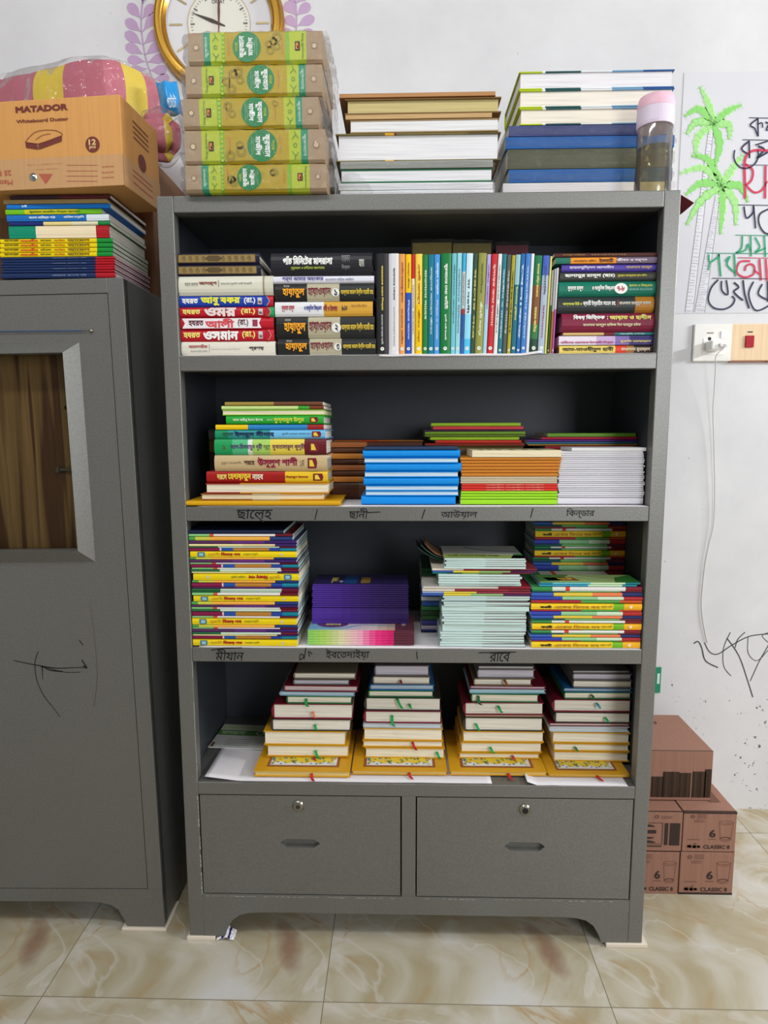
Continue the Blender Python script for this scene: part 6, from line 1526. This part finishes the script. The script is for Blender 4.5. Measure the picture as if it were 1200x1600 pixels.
# purple on pink
PKG = lerp_bands([(150, 214, 110), (190, 220, 120), (232, 226, 190), (244, 190, 206), (232, 70, 140), (206, 40, 110)], 14)
PKG = [(a * .81, c) for a, c in PKG] + [(1, (96, 50, 62))]
def pink_top(m, T):
    cl = lerp_bands([(120, 170, 200), (150, 200, 190), (214, 190, 206), (226, 206, 200), (200, 160, 130)], 10); a0 = 0
    for a1, c in cl: m.poly([T(a0 * .82, 0), T(a1 * .82, 0), T(a1 * .82, 1), T(a0 * .82, 1)], mat(c, .3)); a0 = a1
    U = lambda a, b: (lambda v: (v[0], v[1], v[2] + .0003))(T(a, b)); U2 = lambda a, b: (lambda v: (v[0], v[1], v[2] + .0006))(T(a, b))
    m.poly([U(.82, 0), U(1, 0), U(1, 1), U(.82, 1)], mat((96, 50, 62), .3))
    m.poly([U(.22 + .15 * math.cos(k * .26), .36 + .2 * math.sin(k * .26)) for k in range(24)], mat((96, 56, 110), .3))
    m.text('তাফসীর', .15, .30, .28, .46, U2, mat((226, 220, 90)), bold=.03)
    m.stroke([(.0, .8), (.2, .5), (.36, .75), (.6, .4), (.82, .6)], .05, U, mat((150, 200, 150), .3)); m.stroke([(.0, .2), (.3, .1), (.5, .3), (.82, .25)], .04, U, mat((110, 170, 206), .3))
    m.stroke([(.42, 1.0), (.55, .7), (.82, .55)], .07, U, mat((90, 70, 60), .3)); m.poly([U(.55, .7), U(.82, .62), U(.82, .95), U(.6, .95)], mat((206, 206, 150), .3))
    m.text('দাখিল', .88, .92, .25, .55, U2, mat((220, 200, 200)), bold=.02)
def purple_top(m, T):
    m.poly([T(0, 0), T(1, 0), T(1, 1), T(0, 1)], mat((44, 34, 84), .3)); U = lambda a, b: (lambda v: (v[0], v[1], v[2] + .0003))(T(a, b))
    m.poly([U(.32, .05), U(.46, .05), U(.46, .9), U(.32, .9)], mat((30, 70, 130), .3)); m.poly([U(.5, .1), U(.6, .1), U(.6, .7), U(.5, .7)], mat((150, 120, 50), .3)); m.text('কুরআন', .18, .25, .1, .7, U, mat((220, 206, 80)), bold=.03); m.text('শিক্ষা', .27, .31, .1, .4, U, mat((200, 190, 220)), bold=.02)
F7 = lambda a, b: (280 + a / 3.158, 800 + b / 3.158)
def I7(x0, x1, y, **k): return dict(x=(F7(x0, 0)[0], F7(x1, 0)[0]), y=F7(0, y)[1], **k)
it = [I7(634 + (k % 2), 1158 + k % 3, 658 - 8.4 * (k + 1), c=PKG, k='pink and green gradient booklet', d=.12, wob=.002) for k in range(9)]
it[-1]['top'] = pink_top
for k in range(12): it.append(I7(655 + k % 3 * 2, 1132 - k % 2 * 3, 483 - 10.6 * (k + 1), c=lerp_bands([(82, 52, 146), (74, 46, 134), (60, 38, 110), (48, 30, 86), (44, 28, 78)], 10), k='purple booklet', dy=.045, d=.10))
it[-1]['top'] = purple_top
pz = pile('purple and pink pile', 'booklets in the purple and pink pile', ZB3, (560, 1008), it, name='booklet', cat='booklet', depth=.12, seed=32)
# mint pages
F8 = lambda a, b: (640 + a / 6, 840 + b / 6)
def I8(x0, x1, y, **k): return dict(x=(F8(x0, 0)[0], F8(x1, 0)[0]), y=F8(0, y)[1], **k)
it = []
def mint(n, y0, y1, x0, x1, dx=0):
    for k in range(n):
        y = y0 + (y1 - y0) * (k + 1) / n
        it.append(I8(x0 + rg.uniform(-10, 14), x1 + rg.uniform(-14, 8) , y, c=[(.5, (196, 206, 204)), (1, (150, 130, 128))], k='mint edged booklet', sp='back', p=MINT_P, d=.15, wob=.022))
def colour(y, x0, x1, bands, kd): it.append(I8(x0, x1, y, c=bands, k=kd, p=MINT_P, d=.15))
B1 = [(.2, (60, 90, 160)), (.45, (226, 206, 80)), (.75, (150, 190, 130)), (1, (80, 40, 80))]; B2 = [(.15, (40, 140, 120)), (.3, (40, 90, 60)), (.7, (150, 190, 90)), (1, (130, 40, 50))]; B3 = [(.3, (226, 216, 200)), (.8, (140, 50, 60)), (1, (110, 40, 50))]
mint(7, 1042, 885, 285, 1085); mint(6, 838, 690, 310, 1100); mint(6, 660, 545, 310, 1120)
colour(525, 118, 1130, B1, 'blue and yellow banded booklet'); colour(505, 122, 1135, [(.2, (150, 170, 210)), (.5, (226, 210, 90)), (1, (150, 60, 80))], 'lilac and yellow banded booklet'); colour(480, 120, 1130, B3, 'cream and maroon banded booklet'); colour(458, 128, 1132, [(.7, (206, 200, 190)), (1, (130, 36, 44))], 'white and red banded booklet')
mint(5, 452, 340, 270, 1045)
colour(330, 215, 1150, B2, 'green banded booklet'); colour(312, 215, 1190, B1, 'yellow and plum banded booklet'); colour(292, 212, 1196, B3, 'pale and maroon banded booklet')
mint(5, 288, 192, 332, 1098)
def mint_top(m, T):
    m.poly([T(0, 0), T(1, 0), T(1, 1), T(0, 1)], mat((190, 190, 186), .35)); U = lambda a, b: (lambda v: (v[0], v[1], v[2] + .0003))(T(a, b)); U2 = lambda a, b: (lambda v: (v[0], v[1], v[2] + .0006))(T(a, b))
    m.poly([U(0, 0), U(1, 0), U(1, .2), U(.6, .28), U(.2, .34), U(0, .3)], mat((150, 170, 90), .35)); m.poly([U(.82, 0), U(1, 0), U(1, .34), U(.9, .3)], mat((60, 140, 60), .35)); m.text('কওমী মাদরাসা শিক্ষা বোর্ড', .05, .7, .12, .24, U2, mat((50, 40, 40)), bold=.02); m.stroke([(.3, .9), (.6, .6), (1, .5)], .04, U, mat((110, 120, 140), .35))
it[-1]['top'] = mint_top
pile('mint page pile', 'booklets in the mint page pile', ZB3, (760, 1011), it, name='booklet', cat='booklet', depth=.15, seed=33, jit=.003)
# dark covers fanning out behind it
it = []
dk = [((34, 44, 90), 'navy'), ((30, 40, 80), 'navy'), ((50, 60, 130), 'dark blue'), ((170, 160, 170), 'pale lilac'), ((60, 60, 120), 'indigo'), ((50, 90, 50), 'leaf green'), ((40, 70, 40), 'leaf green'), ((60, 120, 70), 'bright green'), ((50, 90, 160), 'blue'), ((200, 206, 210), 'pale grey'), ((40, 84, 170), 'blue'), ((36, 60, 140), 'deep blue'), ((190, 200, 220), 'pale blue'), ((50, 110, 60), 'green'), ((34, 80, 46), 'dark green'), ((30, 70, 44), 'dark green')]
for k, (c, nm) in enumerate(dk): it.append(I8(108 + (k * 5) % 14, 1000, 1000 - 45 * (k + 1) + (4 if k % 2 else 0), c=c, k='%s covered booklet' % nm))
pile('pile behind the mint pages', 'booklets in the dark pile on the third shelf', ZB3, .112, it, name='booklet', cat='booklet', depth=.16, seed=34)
# curled dark covers at the top of the mint pile
zt = at_y(700, 872, .09).z
for k in range(3):
    m = MB(); x0 = at_y(651 + 6 * k, 866, .10).x; x1 = at_y(694, 884, .10).x
    def curl(s, t, k=k): return (x0 + (x1 - x0) * s, .052 + .11 * t, zt + .0035 + .004 * k + .030 * (1 - s) ** 2)
    c = ((40, 66, 56), (60, 90, 80), (130, 90, 60))[k]
    m.grid(10, 4, curl, mat(c, .3), back=.0012)
    tag(m.build('booklet_cover', smooth=True), ('dark green booklet cover curling up out of the mint page pile', 'grey green booklet cover curling up, second of three', 'brown booklet cover curling up nearest the mint pages')[k], 'cover', 'curled covers on the mint page pile')

# green banded pile
F9 = lambda a, b: (820 + a / 6, 810 + b / 6)
def I9(x0, x1, y, **k): return dict(x=(F9(x0, 0)[0], F9(x1, 0)[0]), y=F9(0, y)[1], **k)
def yl(): 
    return dict(c=[(.745, (240, 206, 50)), (.84, (120, 180, 50)), (1, (240, 180, 44))], k='yellow and green banded reader', t=[('কওমী', .08, .185, .22, .72, (60, 50, 30), {'b': .06}), ('একের ভিতর সব', .21, .62, .2, .8, (160, 100, 40), {'b': .01}), ('চতুর্থ শ্রেণি', .63, .735, .25, .8, (90, 70, 30), {'b': .0})], d=.16,
                deco=lambda m, T, L, Tk, D: m.disc(.9 * L, .5 * Tk, Tk * .26, lambda a, b: (a, -.0006, b), mat((236, 226, 190)), 14))
k9 = {'b': ([(.28, (54, 70, 160)), (.6, (150, 200, 150)), (.83, (206, 226, 196)), (1, (170, 50, 50))], 'blue and pale green banded reader'), 'y': ([(.2, (60, 96, 170)), (.55, (226, 196, 80)), (.82, (230, 130, 90)), (1, (40, 50, 100))], 'blue, yellow and coral banded reader'), 'w': ([(.18, (60, 140, 80)), (.3, (220, 226, 214)), (.34, (200, 70, 50)), (.85, (226, 226, 220)), (1, (120, 30, 44))], 'white reader with a crimson end'), 'r': ([(.45, (170, 50, 60)), (.8, (90, 160, 80)), (1, (196, 90, 50))], 'red and green banded reader'), 't': ([(.3, (30, 84, 90)), (.8, (120, 180, 110)), (1, (110, 50, 60))], 'teal and green banded reader')}
seq9 = [('Y', 64, 1085, 1156), ('r', 66, 1085, 1148), ('b', 64, 1085, 1118), ('y', 50, 1085, 1090), ('t', 60, 1082, 1078), ('w', 66, 1085, 1050), ('r', 70, 1090, 1044), ('Y', 70, 1096, 985), ('w', 70, 1095, 958), ('t', 70, 1098, 940), ('y', 62, 1100, 912), ('b', 50, 1095, 872), ('r', 64, 1090, 856), ('Y', 60, 1098, 796), ('r', 64, 1100, 766), ('b', 62, 1104, 735), ('y', 66, 1104, 696), ('t', 72, 1104, 684), ('w', 76, 1100, 640)]
it = []
for c_, xa, xb, y in seq9:
    if c_ == 'Y': it.append(I9(xa, xb, y, **yl()))
    else: it.append(I9(xa, xb, y, c=k9[c_][0], k=k9[c_][1], d=.16, p=MINT_P))
def leaf_top(m, T):
    m.poly([T(0, 0), T(1, 0), T(1, 1), T(0, 1)], mat((150, 176, 110), .35)); U = lambda a, b: (lambda v: (v[0], v[1], v[2] + .0003))(T(a, b)); U2 = lambda a, b: (lambda v: (v[0], v[1], v[2] + .0006))(T(a, b))
    m.poly([U(0, .1), U(.2, .2), U(.36, 1), U(0, 1)], mat((50, 110, 50), .35)); m.poly([U(.75, 0), U(1, .0), U(1, 1), U(.8, .6)], mat((50, 120, 50), .35)); m.stroke([(.35, .9), (.6, .5), (.8, .3)], .06, U, mat((196, 206, 160), .35))
    m.poly([U(.06, .62), U(.1, .24), U(.42, .24), U(.37, .62)], mat((120, 36, 30), .35)); m.text('নাহু', .2, .28, .3, .54, U2, mat((226, 190, 60)), bold=.03); m.text('সরফ', .29, .35, .3, .54, U2, mat((226, 190, 60)), bold=.03)
it.append(I9(140, 1050, 622, c=[(.5, (60, 150, 180)), (.85, (200, 226, 190)), (1, (40, 130, 150))], k='cyan edged reader', d=.10)); it.append(I9(150, 1085, 600, c=[(.12, (40, 130, 150)), (.5, (110, 190, 200)), (.85, (206, 226, 190)), (1, (40, 120, 130))], k='leafy green covered reader', d=.075, top=leaf_top))
pile('green banded pile', 'readers in the green banded pile', ZB3, (920, 1013), it, name='reader', depth=.16, seed=35, jit=.0012)
# deeper half of that pile: it rises to the shelf above
it = []
seqb = [('b', 60, 1040, 900), ('y', 60, 1040, 800), ('r', 60, 1040, 700), ('t', 60, 1040, 620), ('w', 90, 1030, 540), ('t', 90, 1030, 485), ('b', 80, 1030, 440), ('y', 82, 1035, 412), ('t', 80, 1035, 385), ('w', 75, 1030, 366), ('r', 90, 1038, 352), ('Y', 92, 1038, 300), ('t', 92, 1038, 282), ('w', 92, 1040, 264), ('t', 92, 1042, 240), ('b', 88, 1042, 200), ('r', 96, 1048, 176), ('Y', 100, 1050, 118), ('w', 98, 1050, 94), ('r', 98, 1050, 82), ('t', 94, 1050, 60), ('y', 92, 1050, 34)]
for c_, xa, xb, y in seqb:
    if c_ == 'Y': it.append(I9(xa, xb, y, **yl()))
    else: it.append(I9(xa, xb, y, c=k9[c_][0], k=k9[c_][1], d=.13, p=MINT_P))
for q in it: q['d'] = .13
pile('tall rear pile of readers', 'readers in the tall pile at the back of the third shelf', ZB3, .195, it, name='reader', depth=.13, seed=36)

# ================================================================== fourth shelf: four piles of ornate volumes
Z4 = Z4a and Z4b
ZB4 = Z4 + .0024
def curlL(s, t): return .016 * max(0, .16 - s) / .16 * (1 - t) * 1.0 + (.010 * math.sin(s * 9) ** 2 * max(0, .3 - t))
liner('white paper lining the lowest shelf, curling at the empty end', .05, .72, Z4, y0=.006, y1=.26, seed=12, curl=lambda s, t: .010 * max(0, .12 - s) / .12 * (1 - t))
liner('white paper lining the lowest shelf under the last ornate pile', .80, 1.03, Z4, y0=.001, y1=.26, seed=15, curl=lambda s, t: .008 * max(0, .1 - s) / .1 * (1 - t))
p0 = at_z(325, 1168, Z4 + .004); p1 = at_z(412, 1170, Z4 + .004); p2 = at_z(420, 1118, Z4 + .004)
m = MB(); LX = p1.x - p0.x + .04; LY = min(.13, p2.y - p0.y)
lf = thing('folded_leaflet', 'folded white leaflet with a green band lying beside the first ornate pile', 'leaflet', (p0.x, p0.y, Z4 + .0035), (0, 0, -.06))
m.box(0, LX, 0, LY, 0, .0022, mat((214, 216, 212), .6)); T = lambda a, b: (a * LX, b * LY, .0026)
m.poly([T(0, .52), T(1, .52), T(1, .74), T(0, .74)], mat((90, 140, 70), .5)); m.poly([T(.0, .78), T(.8, .78), T(.8, .96), T(.0, .96)], mat((190, 206, 160), .5)); m.text('মাদরাসা', .05, .4, .56, .7, lambda a, b: (a * LX, b * LY, .003), mat((200, 220, 180)), bold=.03)
m.disc(.62 * LX, .63 * LY, .012, lambda a, b: (a, b, .003), mat((200, 210, 190)), 16, .008)
for z in (.1, .18, .26, .34): m.poly([T(.2, z), T(.55, z), T(.55, z + .02), T(.2, z + .02)], mat((150, 150, 150)))
m.poly([T(.02, .03), T(.06, .03), T(.06, .2), T(.02, .2)], mat((130, 80, 40)))
m.build('leaflet', lf)
ORN = [mat((226, 196, 50), .35), mat((60, 90, 160), .4), mat((70, 140, 60), .4), mat((226, 226, 220), .4), mat((190, 110, 50), .4)]
def ornate_top(m, T):
    U = lambda k: (lambda a, b: (lambda v: (v[0], v[1], v[2] + .0003 * k))(T(a, b)))
    m.poly([U(1)(.12, .085), U(1)(.88, .085), U(1)(.88, .9), U(1)(.12, .9)], mat((150, 84, 44), .4)); m.poly([U(2)(.15, .115), U(2)(.85, .115), U(2)(.85, .9), U(2)(.15, .9)], mat((226, 226, 214), .4))
    m.poly([U(3)(.16, .13), U(3)(.84, .13), U(3)(.80, .24), U(3)(.5, .22), U(3)(.2, .24)], ORN[3]); 
    m.poly([U(4)(.19, .16), U(4)(.25, .20), U(4)(.33, .15), U(4)(.42, .19), U(4)(.5, .145), U(4)(.58, .19), U(4)(.67, .15), U(4)(.75, .20), U(4)(.81, .16), U(4)(.84, .9), U(4)(.16, .9)], ORN[0])
    r_ = random.Random(5)
    for k in range(46):
        a = r_.uniform(.165, .835); b = .13 + r_.uniform(.0, .14); c = ORN[(1, 2, 2, 4, 1, 3)[k % 6]]
        m.disc(0, 0, 1, lambda p, q, a=a, b=b: U(5 + k % 3)(a + p * .012, b + q * .010), c, 7)
        if k % 2: m.stroke([(a - .02, b), (a, b + .012), (a + .02, b)], .005, U(8), ORN[2])
GDC = (206, 156, 44); MRC = (120, 30, 50); DKC = (60, 56, 50); GRC = (44, 110, 70); LBC = (150, 200, 214)
GR = (30, 160, 80); RB = (190, 30, 40)
G4 = 'ornate volumes on the lowest shelf'
def lower(where, ref, rows, bigx, bigtop, seed):
    """rows from the bottom: (x0, x1, top row, colour, kind, page colour, hard-thick, ribbons)"""
    it = [dict(x=bigx, y=bigtop, c=GDC, k='large golden volume with a floral cover', sp='back', p=(230, 206, 130), d=.215, dy=0, hard=True, ins=.003, top=ornate_top, rib=[(.60, .5, RB, .022)], wob=.0)]
    for x0, x1, y, c, k, pg, rb in rows:
        thick = k.startswith('thick')
        it.append(dict(x=(x0, x1), y=y, c=c, k=k, sp='left' if not k.startswith('golden') else 'back', p=pg, hard=True, ins=.003, d=.15, dy=.060, rib=rb, bu=.004 if thick else 0, wob=.012))
    pile(where, G4, ZB4 + .0012, ref, it, depth=.15, seed=seed)
CP = (248, 240, 216); LV = (206, 202, 214); CW_ = (240, 234, 218)
FA = lambda a, b: (290 + a / 3.243, 1020 + b / 3.243)
ra = [(400, 800, 527, GDC, 'golden volume', CP, [(.62, .9, RB, .016)]), (410, 825, 468, GDC, 'golden volume with cream pages', CP, [(.60, .5, GR, .014)]), (395, 810, 396, GDC, 'golden volume with thick cream pages', CP, None), (436, 835, 335, DKC, 'thick black backed volume', CW_, [(.55, .5, GR, .008)]), (442, 846, 258, MRC, 'thick maroon backed volume', CW_, [(.5, .45, (226, 130, 100), .010)]),
      (510, 842, 218, GRC, 'green boarded volume', CP, [(.30, .6, GR, .016)]), (475, 856, 197, (150, 190, 206), 'slim pale blue volume', (206, 222, 230), None), (495, 872, 164, MRC, 'slim maroon volume', (224, 206, 206), None), (543, 830, 134, (90, 86, 84), 'slim lavender paged volume', LV, None), (546, 862, 100, (120, 112, 96), 'slim cream paged volume', CW_, None)]
lower('ornate pile next to the leaflet', (470, 1214), [(FA(a, 0)[0], FA(b, 0)[0], FA(0, y)[1], c, k, pg, rb) for a, b, y, c, k, pg, rb in ra], (FA(345, 0)[0], FA(832, 0)[0]), FA(0, 597)[1], 41)
FB = lambda a, b: (560 + a / 4, 1020 + b / 4)
rb_ = [(40, 540, 592, GDC, 'golden volume', CP, [(.9, .6, GR, .010)]), (26, 530, 548, GDC, 'golden volume with thin cream pages', CP, [(.62, .7, RB, .014)]), (30, 528, 470, GDC, 'golden volume with thick cream pages', CP, None), (28, 520, 440, (180, 190, 196), 'slim pale volume', (220, 226, 228), None), (40, 520, 362, MRC, 'thick maroon backed volume', CW_, [(.35, .6, GR, .026)]), (44, 516, 278, DKC, 'thick black backed volume', CW_, [(.42, .9, GR, .020), (.58, .5, GR, .006)]),
      (60, 470, 235, GRC, 'green boarded volume', CP, None), (70, 474, 198, (40, 110, 170), 'blue boarded volume', (190, 206, 214), None), (88, 450, 145, (110, 104, 96), 'cream paged volume with dark corners', CW_, [(.48, .5, (150, 60, 60), .004)]), (100, 444, 78, (110, 106, 108), 'lavender paged volume', LV, None)]
lower('second ornate pile from the leaflet', (640, 1211), [(FB(a, 0)[0], FB(b, 0)[0], FB(0, y)[1], c, k, pg, r_) for a, b, y, c, k, pg, r_ in rb_], (549.5, 699), FB(0, 738)[1], 42)
rc = [(628, 1134, 625, GDC, 'golden volume', CP, [(.66, .5, (180, 60, 60), .006)]), (640, 1150, 560, GDC, 'golden volume with cream pages', CP, [(.36, .5, GR, .010)]), (652, 1162, 490, GDC, 'golden volume with thick cream pages', CP, None), (664, 1156, 402, DKC, 'thick black backed volume', CW_, [(.14, .5, GR, .012)]), (668, 1160, 390, (150, 110, 70), 'slim brown boarded volume', CP, None), (664, 1160, 310, MRC, 'thick maroon backed volume', CW_, [(.42, .7, GR, .012)]),
      (704, 1128, 255, GRC, 'green boarded volume', CP, [(.1, .7, (40, 110, 60), .018)]), (694, 1172, 228, LBC, 'slim pale blue volume', (190, 220, 226), None), (698, 1172, 206, MRC, 'slim maroon volume', (214, 196, 204), None), (720, 1086, 160, (120, 110, 90), 'cream paged volume', CW_, [(.52, .8, (150, 90, 50), .010)]), (742, 1104, 102, (110, 106, 108), 'lavender paged volume', LV, None), (750, 1100, 82, (120, 118, 116), 'slim white paged volume', (214, 212, 208), None)]
lower('third ornate pile from the leaflet', (780, 1212), [(FB(a, 0)[0], FB(b, 0)[0], FB(0, y)[1], c, k, pg, r_) for a, b, y, c, k, pg, r_ in rc], (703, 855), FB(0, 742)[1], 43)
FD = lambda a, b: (640 + a / 3, 1020 + b / 3)
rd = [(675, 1050, 462, GDC, 'golden volume', CP, None), (675, 1054, 424, GDC, 'golden volume with cream pages', CP, [(.28, .5, (60, 120, 60), .005)]), (670, 1054, 372, GDC, 'golden volume with thick cream pages', CP, None), (655, 1030, 345, (196, 206, 210), 'slim pale volume', (214, 222, 224), None), (655, 1045, 330, MRC, 'slim maroon volume', CW_, None), (682, 1050, 278, DKC, 'thick black backed volume', CW_, [(.66, .5, GR, .006)]), (675, 1046, 218, MRC, 'thick maroon backed volume', CW_, [(.55, .7, (60, 160, 180), .008)]),
      (724, 1042, 184, GRC, 'green boarded volume', CP, [(.4, .6, (50, 110, 60), .006)]), (722, 1042, 165, (40, 100, 150), 'slim blue boarded volume', (170, 190, 200), None), (765, 1046, 128, (110, 104, 96), 'cream paged volume', CW_, None), (765, 1042, 96, (110, 106, 108), 'lavender paged volume', LV, None), (766, 1036, 84, (120, 118, 116), 'slim white paged volume', (200, 198, 196), None)]
lower('ornate pile by the side post', (920, 1214), [(FD(a, 0)[0], FD(b, 0)[0], FD(0, y)[1], c, k, pg, r_) for a, b, y, c, k, pg, r_ in rd], (857, 990), FD(0, 570)[1], 44)
